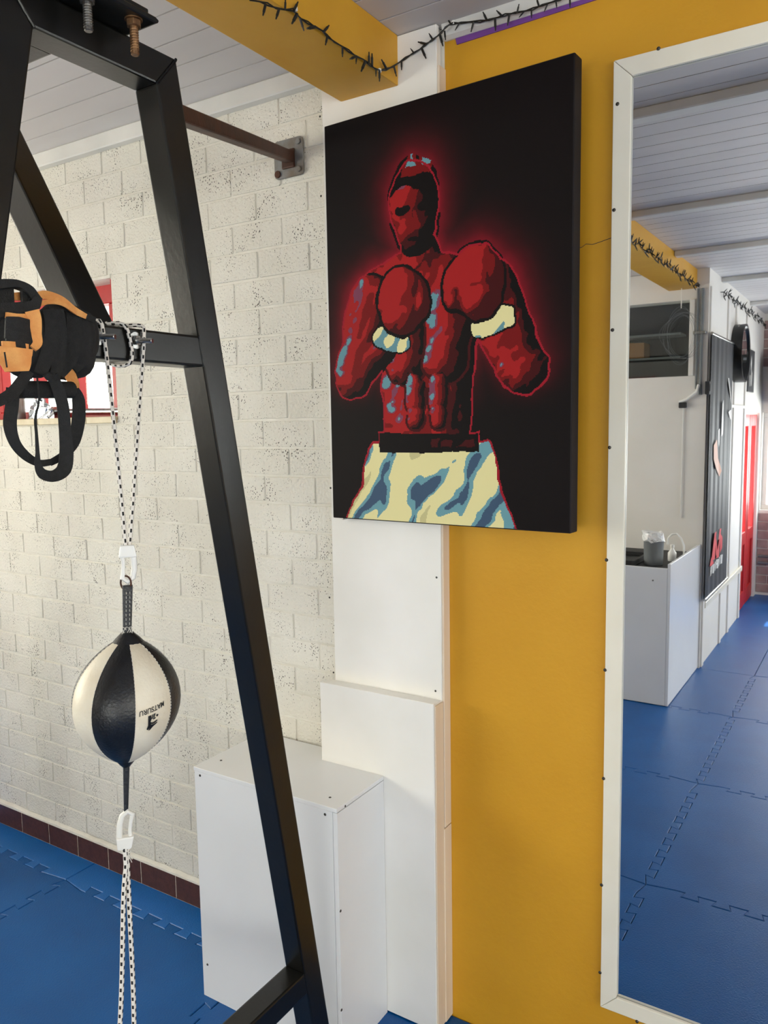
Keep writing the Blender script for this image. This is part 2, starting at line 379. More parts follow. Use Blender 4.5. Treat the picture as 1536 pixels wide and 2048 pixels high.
# ------------------------------------------------------------------ yellow wall
wy = struct('wall_back_yellow', MB().box(-1.05, XR+.2, 0, .24, -.05, CZ), 'yellow', 'ochre yellow painted wall behind the canvas and mirror', 'wall', smooth=False)
cr = []; pts = [(1150, 497), (1163, 495), (1172, 488), (1185, 489), (1200, 484), (1222, 476)]
obj('hairline_crack', MB().tube([on(x, y, 1, -.0002) for x, y in pts], .0008, 4), 'groove', wy)

# other walls
def wall_hole_x(x0, x1, ya, yb, za, zb, ha, hb, hz0, hz1):       # wall in the YZ plane with one opening
    m = MB(); m.box(x0, x1, ya, ha, za, zb); m.box(x0, x1, hb, yb, za, zb); m.box(x0, x1, ha, hb, za, hz0); m.box(x0, x1, ha, hb, hz1, zb); return m
def wall_hole_y(y0, y1, xa, xb, za, zb, ha, hb, hz0, hz1):
    m = MB(); m.box(xa, ha, y0, y1, za, zb); m.box(hb, xb, y0, y1, za, zb); m.box(ha, hb, y0, y1, za, hz0); m.box(ha, hb, y0, y1, hz1, zb); return m
struct('wall_left', wall_hole_x(XL-.2, XL, YE, .006, -.05, CZ, -3.3, -.9, 1.2, 2.4), 'whitewall', 'white end wall of the side bay with a window', 'wall', smooth=False)
struct('wall_right', wall_hole_x(XR, XR+.2, YF, 0, -.05, CZ, -5.4, -.8, 1.1, 2.4), 'whitewall', 'white side wall of the hall with a long window', 'wall', smooth=False)
wr = MB(); HX0, HX1, HZ0, HZ1 = -2.75, -1.18, 2.115, 2.645
wall_e = struct('wall_bay_rear', wall_hole_y(YE-.14, YE, XL-.2, XP, -.05, CZ, HX0, HX1, HZ0, HZ1), 'whitewall', 'white rear wall of the side bay above the counter', 'wall', smooth=False)
DY0, DY1, DZ = -6.78, -5.82, 1.87
wp = MB(); wp.box(XP-.14, XP, DY1, YE-.14, -.05, CZ); wp.box(XP-.14, XP, YF, DY1, DZ, CZ); wp.box(XP-.14, XP, YF, DY0, -.05, DZ)
wall_p = struct('wall_partition', wp, 'whitewall', 'white panelled wall beside the red doors', 'wall', smooth=False)
for yv in (4.06, 4.78, 5.16, 5.74):
    obj('batten', MB().box(XP, XP+.012, -yv-.03, -yv+.03, 0, CZ-.12), 'whitewall', wall_p, .002, 1)
obj('dado_rail', MB().box(XP, XP+.02, -5.80, YE-.08, .43, .475), 'cream', wall_p, .003, 1)
obj('picture_rail', MB().box(XP, XP+.016, -5.80, -4.85, 1.90, 1.925), 'whitewall', wall_p, .003, 1)
wall_f = struct('wall_far', wall_hole_y(YF-.2, YF, XP-.14, XR+.2, -.05, CZ, -1.075, 2.6, .88, 1.87), 'whitewall', 'far end wall of the hall with brick below a wide window', 'wall', smooth=False)
b0 = None
for r in range(9):
    for c in range(5):
        xa = XP + .004 + c*.21 - (.105 if r % 2 else 0); xb = xa+.2
        xa = max(xa, XP+.002)
        if xb-xa < .05: continue
        o = obj('brick', MB().box(xa, xb, YF, YF+.012, .03+r*.092, .03+r*.092+.082), 'farbrick', wall_f, .003, 1)
for r in range(5):
    for c in range(5):
        xa = max(XP + .004 + c*.21 - (.105 if r % 2 else 0), XP+.002); xb = XP+.004+c*.21-(.105 if r % 2 else 0)+.2
        if xb-xa > .05: obj('brick', MB().box(xa, xb, YF, YF+.012, 2.33+r*.092, 2.412+r*.092), 'farbrick', wall_f, .003, 1)

def simple_window(name, label, axis, pos, a0, a1, z0, z1, nm, fm='red'):
    r = struct_root(name, (pos, (a0+a1)/2, z0) if axis == 0 else ((a0+a1)/2, pos, z0), label, 'window')
    def bx(a, b, za, zb, t=.03):
        return MB().box(pos-t, pos+t, a, b, za, zb) if axis == 0 else MB().box(a, b, pos-t, pos+t, za, zb)
    for za, zb in ((z0, z0+.05), (z1-.05, z1)): obj('rail', bx(a0, a1, za, zb), fm, r, .003, 1)
    for k in range(nm+1):
        a = a0+.025+(a1-a0-.05)*k/nm; obj('mullion', bx(a-.024, a+.024, z0+.05, z1-.05, .026), fm, r, .003, 1)
    obj('pane', bx(a0+.01, a1-.01, z0+.02, z1-.02, .003), 'glass', r, smooth=False)
simple_window('window_2', 'wide white framed window in the far end wall', 1, YF-.1, -1.075, 2.6, .88, 1.87, 4, 'trim')
simple_window('window_3', 'long red framed window in the side wall of the hall', 0, XR+.1, -5.4, -.8, 1.1, 2.4, 5)
simple_window('window_4', 'red framed window in the end wall of the side bay', 0, XL-.1, -3.3, -.9, 1.2, 2.4, 3)

# dark hatch above the counter; pale bars stand in for lights reflected in glass
w5 = struct_root('window_5', ((HX0+HX1)/2, YE-.2, HZ0), 'dark glazed hatch above the counter with pale bars standing in for reflected lights', 'window')
obj('recess', MB().box(HX0-.1, HX1+.03, YE-.75, YE-.72, HZ0-.2, HZ1+.15).box(HX0-.1, HX1+.03, YE-.75, YE-.145, HZ0-.2, HZ0-.17).box(HX0-.1, HX1+.03, YE-.75, YE-.145, HZ1+.12, HZ1+.15)
    .box(HX0-.13, HX0-.1, YE-.75, YE-.145, HZ0-.2, HZ1+.15).box(HX1+.02, HX1+.05, YE-.75, YE-.145, HZ0-.2, HZ1+.15), 'dark', w5, smooth=False)
for z in (2.28, 2.46): obj('reflected_light_bar', MB().box(HX0-.09, HX1-.2, YE-.71, YE-.5, z, z+.018), 'grey', w5, .002, 1)
for a in (HX0, HX1-.035): obj('jamb', MB().box(a, a+.035, YE-.12, YE+.012, HZ0, HZ1), 'whitewall', w5, .003, 1)
obj('pane', MB().box(HX0+.02, HX1-.02, YE-.07, YE-.066, HZ0, HZ1), 'glass', w5, smooth=False)

# red double doors
for k, (ya, yb) in enumerate(((-6.29, -5.83), (-6.77, -6.31))):
    d = struct_root('door_%d' % (k+1), (XP-.05, (ya+yb)/2, 0), ['red glazed door leaf beside the panelled white wall', 'red glazed door leaf beside the far brick wall'][k], 'door')
    for a in (ya, yb-.09): obj('stile', MB().box(XP-.07, XP-.02, a, a+.09, .01, DZ-.02), 'red', d, .004, 1)
    for za, zb in ((.01, .16), (.62, .74), (DZ-.13, DZ-.02)): obj('rail', MB().box(XP-.068, XP-.018, ya+.09, yb-.09, za, zb), 'red', d, .004, 1)
    obj('panel', MB().box(XP-.055, XP-.035, ya+.09, yb-.09, .16, .62), 'red', d, .002, 1)
    obj('pane', MB().box(XP-.047, XP-.043, ya+.09, yb-.09, .74, DZ-.13), 'glass', d, smooth=False)

# ------------------------------------------------------------------ ceiling planks, joists, beam, cornice
ceil = struct('ceiling', MB().box(XL-.2, XR+.2, YF-.2, .24, CZ+.012, CZ+.06), 'groove', 'white painted plank ceiling', 'ceiling', smooth=False)
PW = .1135
def planks(xa, xb, yend, first=-.02):
    y = first; src = None
    obj('plank', MB().box(xa, xb, first+.002, 0.0, CZ, CZ+.012), 'plank', ceil, .002, 1)
    k = 0
    while y > yend+.02:
        if src is None: src = obj('plank', MB().box(xa, xb, y-PW+.0055, y, CZ, CZ+.012), 'plank', ceil, smooth=False)
        elif y-PW > yend: dupe(src, ceil, (0, -k*PW, 0))
        else: obj('plank', MB().box(xa, xb, yend, y, CZ, CZ+.012), 'plank', ceil, .003, 1)
        y -= PW; k += 1
planks(XL, -1.27, YE); planks(-1.266, XR, YF)
jn = 0
for yv, wd in ((.86, .06), (2.18, .06), (3.28, .07), (4.46, .06), (5.9, .06)):
    jn += 1
    struct('trim_%d' % jn, MB().box(-1.17 if yv < 4.4 else XP, XR, -yv-wd, -yv, CZ-.034, CZ), 'trim',
           ['white ceiling joist closest to the yellow wall', 'second white ceiling joist from the yellow wall', 'third white ceiling joist from the yellow wall', 'fourth white ceiling joist, above the black banner', 'white ceiling joist closest to the red doors'][jn-1], 'joist', bevel=.004, seg=1)
struct('beam', MB().box(-1.364, -1.172, -4.42, -.04, 2.719, CZ), 'beam', 'ochre painted ceiling beam carried by the white column', 'beam', bevel=.004, seg=2)
struct('trim_6', MB().box(XL, -1.43, -.035, 0, CZ-.052, CZ), 'trim', 'white cornice strip above the brick wall', 'cornice', bevel=.004, seg=1)
co = MB(); prof = [(0, 2.815), (-.006, 2.815), (-.018, 2.822), (-.026, CZ), (0, CZ)]
co.prism(prof, lambda a, b, d: (d, a, b), -1.046, XR)
struct('trim_7', co, 'trim', 'grey white cornice strip above the yellow wall', 'cornice', smooth=False)
pu = MB(); pr = [(-1.018, 2.824), (-1.012, 2.799), (-.6, 2.806), (.5, 2.806), (XR, 2.806), (XR, 2.830), (-.6, 2.832), (-.85, 2.830)]
pu.prism(pr, lambda a, b, d: (a, d, b), -.0035, .0)
struct('trim_8', pu, 'purple', 'purple painted band under the cornice', 'painted band', smooth=False)

# ------------------------------------------------------------------ white boarded column
colm = struct_root('column', (-1.24, -.03, 0), 'white boarded column between the brick wall and yellow wall', 'column')
XA, XB, YU, YLo = -1.432, -1.05, -.041, -.092
obj('core', MB().box(XA+.004, XB-.012, -.026, -.0005, 0, CZ-.001), 'white', colm, smooth=False)
seams = [(0, .98, YU), (.981, 2.03, YU), (2.0315, CZ-.001, YU)]
for a, b, y in seams:
    obj('board', MB().box(XA, XB-.003, y, -.026, a+.001, b-.001), 'white', colm, .0015, 1)
obj('board', MB().box(XA-.022, XB-.003, YLo+.014, YLo+.05, 0.004, 1.006), 'white', colm, .0012, 1)
obj('board', MB().box(XA-.022, XB-.003, YLo, YLo+.0135, 0.004, 1.010), 'white', colm, .0015, 1)
obj('side_batten', MB().box(XB-.003, XB+.0035, YU+.003, -.0005, .62, 2.745), 'batten', colm, .001, 1)
obj('side_batten', MB().box(XB-.003, XB+.004, YU-.002, -.0005, .006, .617), 'batten', colm, .001, 1)
obj('lower_side_batten', MB().box(XB-.003, XB+.0015, YLo+.004, YU, .006, 1.003), 'batten', colm, .001, 1)
def screw_y(x, y, yp, par, r=.0042, m='screw'):
    p = on(x, y, 1, yp); return obj('screw', MB().cyl(p, (p[0], p[1]-.0016, p[2]), r, 10, r*.7), m, par)
for x, y in ((667, 1345), (873, 1155), (871, 1382), (640, 233), (642, 392), (661, 976), (659, 1195)): screw_y(x, y, YU, colm, .0032)

# ------------------------------------------------------------------ ceiling-height mirror
mx0, mz0, mz1, mx1, fw = -.589, .225, 2.649, 1.35, .043
mir = thing('wall_mirror', ((mx0+mx1)/2, -.01, mz0), 'tall wall mirror framed with cream screwed strips', 'mirror')
obj('glass', MB().box(mx0+.012, mx1-.012, -.0075, -.0005, mz0+.012, mz1-.012), 'mirror', mir, smooth=False)
def mitre(pts): 
    return MB().prism(pts, lambda a, b, d: (a, d, b), -.018, -.008)
e = .0006
strips = [[(mx0, mz0), (mx0+fw, mz0+fw+e), (mx0+fw, mz1-fw-e), (mx0, mz1)], [(mx1, mz1), (mx1-fw, mz1-fw-e), (mx1-fw, mz0+fw+e), (mx1, mz0)],
          [(mx0+e, mz1), (mx0+fw+e, mz1-fw), (mx1-fw-e, mz1-fw), (mx1-e, mz1)], [(mx1-e, mz0), (mx1-fw-e, mz0+fw), (mx0+fw+e, mz0+fw), (mx0+e, mz0)]]
fs = [obj('frame_strip', mitre(s_), 'cream', mir, .0022, 2) for s_ in strips]
def dome(p, par):
    m = MB()
    prof = [(.0045, 0), (.0042, .0012), (.003, .0022), (.001, .0027)]
    o = len(m.v); n = 10
    for r, h_ in prof:
        for k in range(n): m.v.append((p[0]+r*math.cos(2*math.pi*k/n), p[1]-h_, p[2]+r*math.sin(2*math.pi*k/n)))
    for i in range(3):
        for k in range(n): m.f.append((o+i*n+k, o+i*n+(k+1) % n, o+(i+1)*n+(k+1) % n, o+(i+1)*n+k))
    m.f.append(tuple(o+3*n+k for k in range(n)))
    return obj('screw', m, 'screw', par)
for x, y in ((1235, 208), (1228, 420), (1225, 660), (1219, 895), (1213, 1120), (1210, 1340), (1207, 1557), (1203, 1770), (1200, 1945)): dome(on(x, y, 1, -.018), fs[0])
dome(on(1317, 97, 1, -.018), fs[2]); dome(on(1274, 2043, 1, -.018), fs[3])
for k in range(1, 6): dome((mx0+.1+.29*k, -.018, mz1-.02), fs[2]); dome((mx0+.1+.29*k, -.018, mz0+.02), fs[3])

# ------------------------------------------------------------------ canvas print (a plain stand-in picture of an anonymous boxer)
def smin(a, b, k):
    h_ = np.clip(.5+.5*(b-a)/k, 0, 1); return b*(1-h_)+a*h_-k*h_*(1-h_)
def cap(X, Y, a, b, ra, rb):
    ax, ay = a; bx, by = b; dx, dy = bx-ax, by-ay
    t = np.clip(((X-ax)*dx+(Y-ay)*dy)/(dx*dx+dy*dy), 0, 1)
    return np.hypot(X-ax-t*dx, Y-ay-t*dy)-(ra+(rb-ra)*t)
def ell(X, Y, c, rx, ry): return (np.hypot((X-c[0])/rx, (Y-c[1])/ry)-1)*min(rx, ry)
def sstep(a, b, x):
    t = np.clip((x-a)/(b-a), 0, 1); return t*t*(3-2*t)
def vnoise(X, Y, s, seed):
    r = np.random.default_rng(seed).random((64, 64)); x = X*s; y = Y*s
    xi, yi = np.floor(x).astype(int), np.floor(y).astype(int); fx, fy = x-xi, y-yi; fx = fx*fx*(3-2*fx); fy = fy*fy*(3-2*fy)
    g = lambda a, b: r[a % 64, b % 64]
    return (g(xi, yi)*(1-fx)+g(xi+1, yi)*fx)*(1-fy)+(g(xi, yi+1)*(1-fx)+g(xi+1, yi+1)*fx)*fy
def canvas_print(nx, ny):
    X0_, Y0_ = np.meshgrid((np.arange(nx)+.5)/nx, (np.arange(ny)+.5)/ny*1.5); px_ = 1/nx
    X = X0_+.012*(vnoise(X0_, Y0_, 16, 1)-.5)+.008*(vnoise(X0_, Y0_, 40, 2)-.5); Y = Y0_+.012*(vnoise(X0_, Y0_, 16, 3)-.5)+.008*(vnoise(X0_, Y0_, 40, 4)-.5)
    head = smin(ell(X, Y, (.40, 1.17), .105, .130), ell(X, Y, (.41, 1.07), .082, .095), .05)
    hair = np.maximum(ell(X, Y, (.40, 1.19), .112, .128), -(Y-1.19-.9*(X-.40)**2+.03*np.sin(30*X)))
    neck = cap(X, Y, (.42, 1.0), (.44, .90), .075, .10)
    torso = smin(smin(cap(X, Y, (.26, .83), (.64, .83), .115, .115), cap(X, Y, (.45, .72), (.44, .34), .215, .185), .10), cap(X, Y, (.42, .93), (.26, .85), .07, .09), .06)
    armL = smin(cap(X, Y, (.20, .82), (.115, .56), .105, .085), cap(X, Y, (.115, .56), (.30, .70), .082, .058), .04)
    armR = smin(cap(X, Y, (.71, .82), (.83, .55), .105, .085), cap(X, Y, (.83, .55), (.69, .72), .082, .058), .04)
    gl1 = smin(smin(ell(X, Y, (.335, .83), .098, .105), ell(X, Y, (.345, .77), .075, .08), .04), ell(X, Y, (.425, .80), .040, .065), .03)
    gl2 = smin(smin(ell(X, Y, (.655, .87), .105, .110), ell(X, Y, (.665, .80), .08, .08), .04), ell(X, Y, (.56, .83), .040, .065), .03)
    cuff1 = cap(X, Y, (.255, .69), (.335, .665), .040, .040); cuff2 = cap(X, Y, (.675, .70), (.755, .72), .042, .042)
    hips = smin(cap(X, Y, (.30, .20), (.60, .20), .14, .14), cap(X, Y, (.22, -.02), (.66, -.02), .15, .15), .10)
    shorts = np.maximum(hips, Y-.30); band = np.maximum(np.abs(Y-.295-.08*(X-.45)**2)-.034, np.abs(X-.448)-.215)
    fig = np.minimum.reduce([head, neck, torso, armL, armR, gl1, gl2, shorts, band])
    C = np.zeros(X.shape+(3,)); C[:] = np.array([.0050, .0030, .0035])
    pal = [np.array([lin(a) for a in c]) for c in ((12, 7, 9), (62, 10, 14), (112, 16, 18), (156, 28, 30), (120, 62, 84), (98, 142, 152), (222, 214, 158))]
    glow = np.exp(-np.maximum(fig, 0)/.032)*sstep(.35, .95, Y)
    C += glow[..., None]*np.array([.22, .002, .012])
    sw = .45*vnoise(X+.4*Y, Y, 8, 8)+.3*vnoise(X, Y*1.4, 18, 9)+.25*(.5+.5*np.sin(75*(X-.5*Y)+6*vnoise(X, Y, 11, 10)))
    def lit(d, r):
        t = np.clip(-d/r, 0, 1); hgt = r*np.sqrt(1-(1-t)**2)
        gy_, gx_ = np.gradient(hgt, px_); n_ = np.sqrt(gx_**2+gy_**2+1)
        return (.62*gx_-.45*gy_+.62)/n_+.42*(sw-.5)
    def paint(mask, t, ths, cols):
        idx = np.digitize(t, ths)
        for k, c in enumerate(cols): C[mask & (idx == k)] = c
    SK = ([.16, .42, .66, .88, .94, 1.10], [pal[0], pal[1], pal[2], pal[3], pal[4], pal[5], pal[6]])
    paint(neck < 0, lit(neck, .09)-.25, *SK)
    paint(torso < 0, lit(torso, .13)-.02, *SK)
    for a_, b_, r_ in (((.34, .76), (.36, .60), .10), ((.55, .76), (.53, .60), .10), ((.40, .50), (.40, .44), .045), ((.50, .50), (.50, .44), .045), ((.40, .40), (.40, .38), .04), ((.50, .40), (.50, .38), .04)):
        dd = cap(X, Y, a_, b_, r_, r_); paint((dd < 0) & (torso < 0), lit(dd, r_)-.02, *SK); C[(np.abs(dd) < .005) & (torso < -.01) & (Y < a_[1])] = pal[1]
    C[(head < .012) & (head >= 0) & (Y < 1.1)] = pal[0]
    paint(head < 0, lit(head, .10)-.10, *SK)
    for ex in (.355, .455): C[(ell(X, Y, (ex, 1.135), .035, .016) < 0)] = pal[0]
    C[cap(X, Y, (.408, 1.12), (.418, 1.075), .008, .016) < 0] = pal[2]; C[ell(X, Y, (.410, 1.025), .032, .008) < 0] = pal[0]
    C[hair < 0] = pal[0]; C[(hair < 0) & (Y > 1.25) & (sw > .52)] = pal[2]; C[(hair < 0) & (Y > 1.28) & (sw > .66)] = pal[5]
    for d in (armL, armR):
        C[(d < .009) & (d >= 0) & (torso < 0)] = pal[0]; paint(d < 0, lit(d, .085)+.02, *SK)
    C[shorts < 0] = pal[6]
    fold = .42*vnoise(X*1.5-1.1*Y, Y*.5+.2*X, 13, 21)+.28*(.5+.5*np.sin(34*X-22*Y+5*vnoise(X, Y, 6, 30)))+.30*sw
    C[(shorts < 0) & (fold > .55)] = pal[5]*1.15; C[(shorts < 0) & (fold > .66)] = np.array([.05, .09, .15])
    C[(shorts < 0) & (fold < .27)] = pal[6]*.72
    C[band < 0] = pal[0]; C[(band < -.02) & (sw > .6)] = pal[1]
    for d, cf in ((gl1, cuff1), (gl2, cuff2)):
        C[(cf < .007) & (cf >= 0)] = pal[0]; C[cf < 0] = pal[6]; C[(cf < 0) & (sw > .55)] = pal[5]
        C[(d < .010) & (d >= 0)] = pal[0]
        paint(d < 0, lit(d, .10)+.02, [.25, .50, .98, 1.10], [pal[1], pal[2], pal[3], pal[5], pal[6]])
    C[(np.abs(fig) < .0035)] = np.array([.30, .008, .02])
    return C
cw, ch, cth = .744, 1.116, .045
cv = thing('canvas_print', (-1.02, -.11, 1.526), 'large dark canvas print of a red and teal boxer in cream shorts', 'wall art')
ca, sa = math.cos(-.05), math.sin(-.05); c0 = np.array([-1.388, -.093, 1.526])
def cpt(a, b, d): return (c0[0]+a*ca-d*sa*-1*-1, c0[1]+a*sa+d*ca, c0[2]+b)
def cpt(a, b, d): return (c0[0]+a*ca-d*sa, c0[1]+a*sa+d*ca, c0[2]+b)
obj('stretcher_body', MB().prism([(0, 0), (cw, 0), (cw, ch), (0, ch)], cpt, .0006, cth), 'canvas_side', cv, .003, 2)
nx, ny = 300, 450
gx, gy = np.meshgrid(np.arange(nx+1)/nx*(cw-.006)+.003, np.arange(ny+1)/ny*(ch-.006)+.003)
V = np.stack([c0[0]+gx*ca, c0[1]+gx*sa, c0[2]+gy], -1).reshape(-1, 3)
ii = (np.arange(ny)[:, None]*(nx+1)+np.arange(nx)[None, :]).ravel()
Q = np.stack([ii, ii+1, ii+nx+2, ii+nx+1], -1)
me = bpy.data.meshes.new('picture'); me.vertices.add(len(V)); cc = V.mean(0); me.vertices.foreach_set('co', (V-cc).ravel())
me.loops.add(len(Q)*4); me.loops.foreach_set('vertex_index', Q.ravel().astype(np.int32))
me.polygons.add(len(Q)); me.polygons.foreach_set('loop_start', (np.arange(len(Q))*4).astype(np.int32))
me.update(calc_edges=True); me.validate()
at = me.color_attributes.new('print', 'FLOAT_COLOR', 'CORNER')
pc = canvas_print(nx, ny).reshape(-1, 3); pc = np.concatenate([pc, np.ones((len(pc), 1))], 1)
at.data.foreach_set('color', np.repeat(pc, 4, axis=0).ravel().astype(np.float32))
MT['print'] = vcol_mat('canvas_print_ink', .6, .12, bump=.08, bscale=600); me.materials.append(MT['print'])
o = bpy.data.objects.new('picture', me); COL.objects.link(o); o.location = cc; o['_at'] = list(map(float, cc)); put(o, cv)
for a in (.012,): obj('hanger_nail', MB().cyl(cpt(a, -.006, .03), cpt(a, -.006, .05), .003, 8), 'steel', cv)

# ------------------------------------------------------------------ white plywood box
bx0, bx1, by, bz = -1.767, -1.223, -.334, .760
wbx = thing('storage_box', ((bx0+bx1)/2, -.2, 0), 'white laminate box standing against the brick wall and column', 'box')
obj('front_panel', MB().box(bx0+.001, bx1-.0165, by+.002, by+.016, 0, bz-.013), 'boxwhite', wbx, .001, 1)
obj('side_panel', MB().box(bx1-.016, bx1-.001, by+.003, -.093, 0, bz-.0145), 'boxwhite', wbx, .001, 1)
obj('side_panel', MB().box(bx0+.001, bx0+.016, by+.016, -.014, 0, bz-.013), 'boxwhite', wbx, .001, 1)
top = MB().prism([(bx0, by), (bx1, by), (bx1, -.093), (XA-.023, -.093), (XA-.023, -.012), (bx0, -.012)], lambda a, b, d: (a, b, d), bz-.012, bz)
obj('top_panel', top, 'boxwhite', wbx, .0012, 1)
for x, y in ((400, 1551), (650, 1629), (415, 1929)): screw_y(x, y, by+.002, wbx, .0042)
for x, y in ((690, 1612), (681, 1822), (683, 2020)):
    p = on(x, y, 0, bx1-.001); obj('screw', MB().cyl(p, (p[0]+.0015, p[1], p[2]), .0042, 10, .003), 'screw', wbx)
for x, y in ((442, 1521), (660, 1595)):
    p = on(x, y, 2, bz); obj('screw', MB().cyl(p, (p[0], p[1], p[2]+.0014), .004, 10, .003), 'screw', wbx)

# ------------------------------------------------------------------ steel training rig (trapezoid end frame, top beam, knee brace)
X0, TS = -1.2, .062; XM = X0-TS/2
rig = thing('training_rig', (XM, -1.0, 0), 'black welded steel training rig of square tubes', 'rig')
def legY(z): return -.831+.1777*(2.506-z)               # wall-side edge of the leg next to the wall
def legL(z): return -1.14-.205*(2.455-z)                # inner edge of the other leg
ti = TS*1.016
zb, zt = 2.448, 2.510
def legpoly(z0, z1, f0, f1): return [(f0(z0), z0), (f1(z0), z0), (f1(z1), z1), (f0(z1), z1)]
yz = lambda a, b, d: (d, a, b)
leg_r = [(legY(.004)-ti, .004), (legY(.004), .004), (legY(zt), zt), (legY(zb)-ti, zb)]
obj('leg', MB().prism(leg_r, yz, X0-TS, X0), 'rig', rig, .004, 2)
leg_l = [(legL(.004)-TS*1.02, .004), (legL(.004), .004), (legL(zb), zb), (legL(zt)-TS*1.02, zt)]
obj('leg', MB().prism(leg_l, yz, X0-TS, X0), 'rig', rig, .004, 2)
obj('top_bar', MB().prism([(legL(zb), zb), (legY(zb)-ti, zb), (legY(zt), zt), (legL(zt)-TS*1.02, zt)], yz, X0-TS, X0), 'rig', rig, .004, 2)
def crossbar(za, zc):
    return MB().prism([(legL(za)-.001, za), (legY(za)-ti+.001, za), (legY(zc)-ti+.001, zc), (legL(zc)-.001, zc)], yz, X0-TS+.0005, X0+.001)
obj('crossbar', crossbar(1.923, 1.985), 'rig', rig, .005, 2)
obj('base_bar', crossbar(.345, .407), 'rig', rig, .005, 2)
for ya in (legY(.004)-ti/2, legL(.004)-TS/2): obj('foot_plate', MB().box(X0-TS-.015, X0+.015, ya-.05, ya+.05, .0005, .006), 'rig', rig, .001, 1)
# top beam running away from the end frame, with the knee brace below it
obj('top_beam', MB().box(-3.3, X0-TS, -1.125, -1.063, zb+.002, zt-.002), 'rig', rig, .004, 2)
n = Vector((-.217, 0, .349)).normalized()
p0 = Vector((-1.258, -1.02, 1.982)); p1 = p0+n*.60
obj('knee_brace', MB().bar(p0-n*.03, p1, (0, 1, 0), TS, TS), 'rig', rig, .004, 2)
obj('brace_lug', MB().bar(p1-n*.02, p1+n*.02, (0, 1, 0), .17, .05), 'rig', rig, .003, 1)
# far end frame carrying the other end of the beam
obj('leg', MB().bar((-3.27, -.39, .003), (-3.27, -.86, zb), (1, 0, 0), TS, TS), 'rig', rig, .004, 2)
obj('leg', MB().bar((-3.27, -1.66, .003), (-3.27, -1.17, zb), (1, 0, 0), TS, TS), 'rig', rig, .004, 2)
obj('top_bar', MB().box(-3.301, -3.239, -1.21, -.82, zb+.002, zt+.001), 'rig', rig, .004, 2)
# weld seams
def weld(a, b, m='rig'):
    a, b = Vector(a), Vector(b); k = max(4, int((b-a).length/.006)); pts = [a+(b-a)*i/k+Vector((0, rng.normal(0, .0004), rng.normal(0, .0004))) for i in range(k+1)]
    obj('weld_seam', MB().tube(pts, [.0022+.0008*rng.random() for _ in pts], 6), m, rig)
weld((X0, legY(zb)-ti, zb), (X0, legY(zt), zt)); weld((X0, legL(zb), zb), (X0, legL(zt)-TS*1.02, zt))
weld((X0+.001, legY(1.923)-ti, 1.923), (X0+.001, legY(1.985)-ti, 1.985)); weld((X0, legY(.345)-ti, .345), (X0, legY(.407)-ti, .407))
# bolted hanger plates on the top bar
plate = [(-1.19, 2.512), (-.945, 2.512), (-.938, 2.516), (-.938, 2.520), (-.945, 2.523), (-1.19, 2.523)]
obj('hanger_plate', MB().prism(plate, yz, -1.29, -1.128), 'rig', rig, .002, 1)
obj('hanger_plate', MB().box(-1.285, -1.135, -1.185, -.955, 2.5235, 2.534), 'rig', rig, .002, 1)
hp = [(-1.18, 2.5345), (-.99, 2.5345), (-1.0, 2.548), (-1.03, 2.556), (-1.045, 2.60), (-1.10, 2.62), (-1.18, 2.62)]
obj('hanger_bracket', MB().prism(hp, yz, -1.25, -1.16), 'rig', rig, .004, 2)
def hang_bolt(px, py0, py1, m):
    t_ = on(px, py0, 0, -1.15); t_[2] = 2.512; b_ = t_.copy(); b_[2] = on(px, py1, 0, -1.15)[2]
    o = obj('bolt', MB().cyl(t_, b_, .0072, 14), m, rig, .0012, 1)
    th = MB()
    hel = [(t_[0]+.0072*math.cos(a), t_[1]+.0072*math.sin(a), b_[2]+.003+(t_[2]-.018-b_[2]-.003)*a/(2*math.pi*9)) for a in np.linspace(0, 2*math.pi*9, 110)]
    obj('thread', MB().tube(hel, .0009, 4), m, o)
    hx = [(.0135*math.cos(k*math.pi/3+.3), .0135*math.sin(k*math.pi/3+.3)) for k in range(6)]
    obj('nut', MB().prism(hx, lambda a, b, d: (t_[0]+a, t_[1]+b, d), 2.499, 2.5095), m, o, .001, 1)
    obj('washer', MB().cyl((t_[0], t_[1], 2.5097), (t_[0], t_[1], 2.5118), .0155, 18), m, o)
MT['bolt'] = mat('dull_steel_bolt', rgb(120, 118, 114), .4, .8, col2=rgb(96, 92, 88), nscale=120)
MT['bolt2'] = mat('rusting_bolt', rgb(150, 112, 76), .45, .7, col2=rgb(110, 80, 56), nscale=120)
hang_bolt(175, 20, 62, 'bolt'); hang_bolt(268, 60, 110, 'bolt2')
# eye bolts on the crossbar
for px, py in ((270, 681), (194, 673)):
    p = on(px, py, 0, X0+.001)
    o = obj('eye_bolt', MB().cyl(p, (p[0]+.034, p[1]+.012, p[2]-.002), .0052, 12), 'steel', rig, .001, 1)
    obj('washer', MB().cyl((p[0], p[1], p[2]), (p[0]+.0025, p[1], p[2]), .0155, 20), 'steel', o)
    obj('washer', MB().cyl((p[0]+.0025, p[1], p[2]), (p[0]+.008, p[1]+.001, p[2]), .0095, 6), 'steel', o)

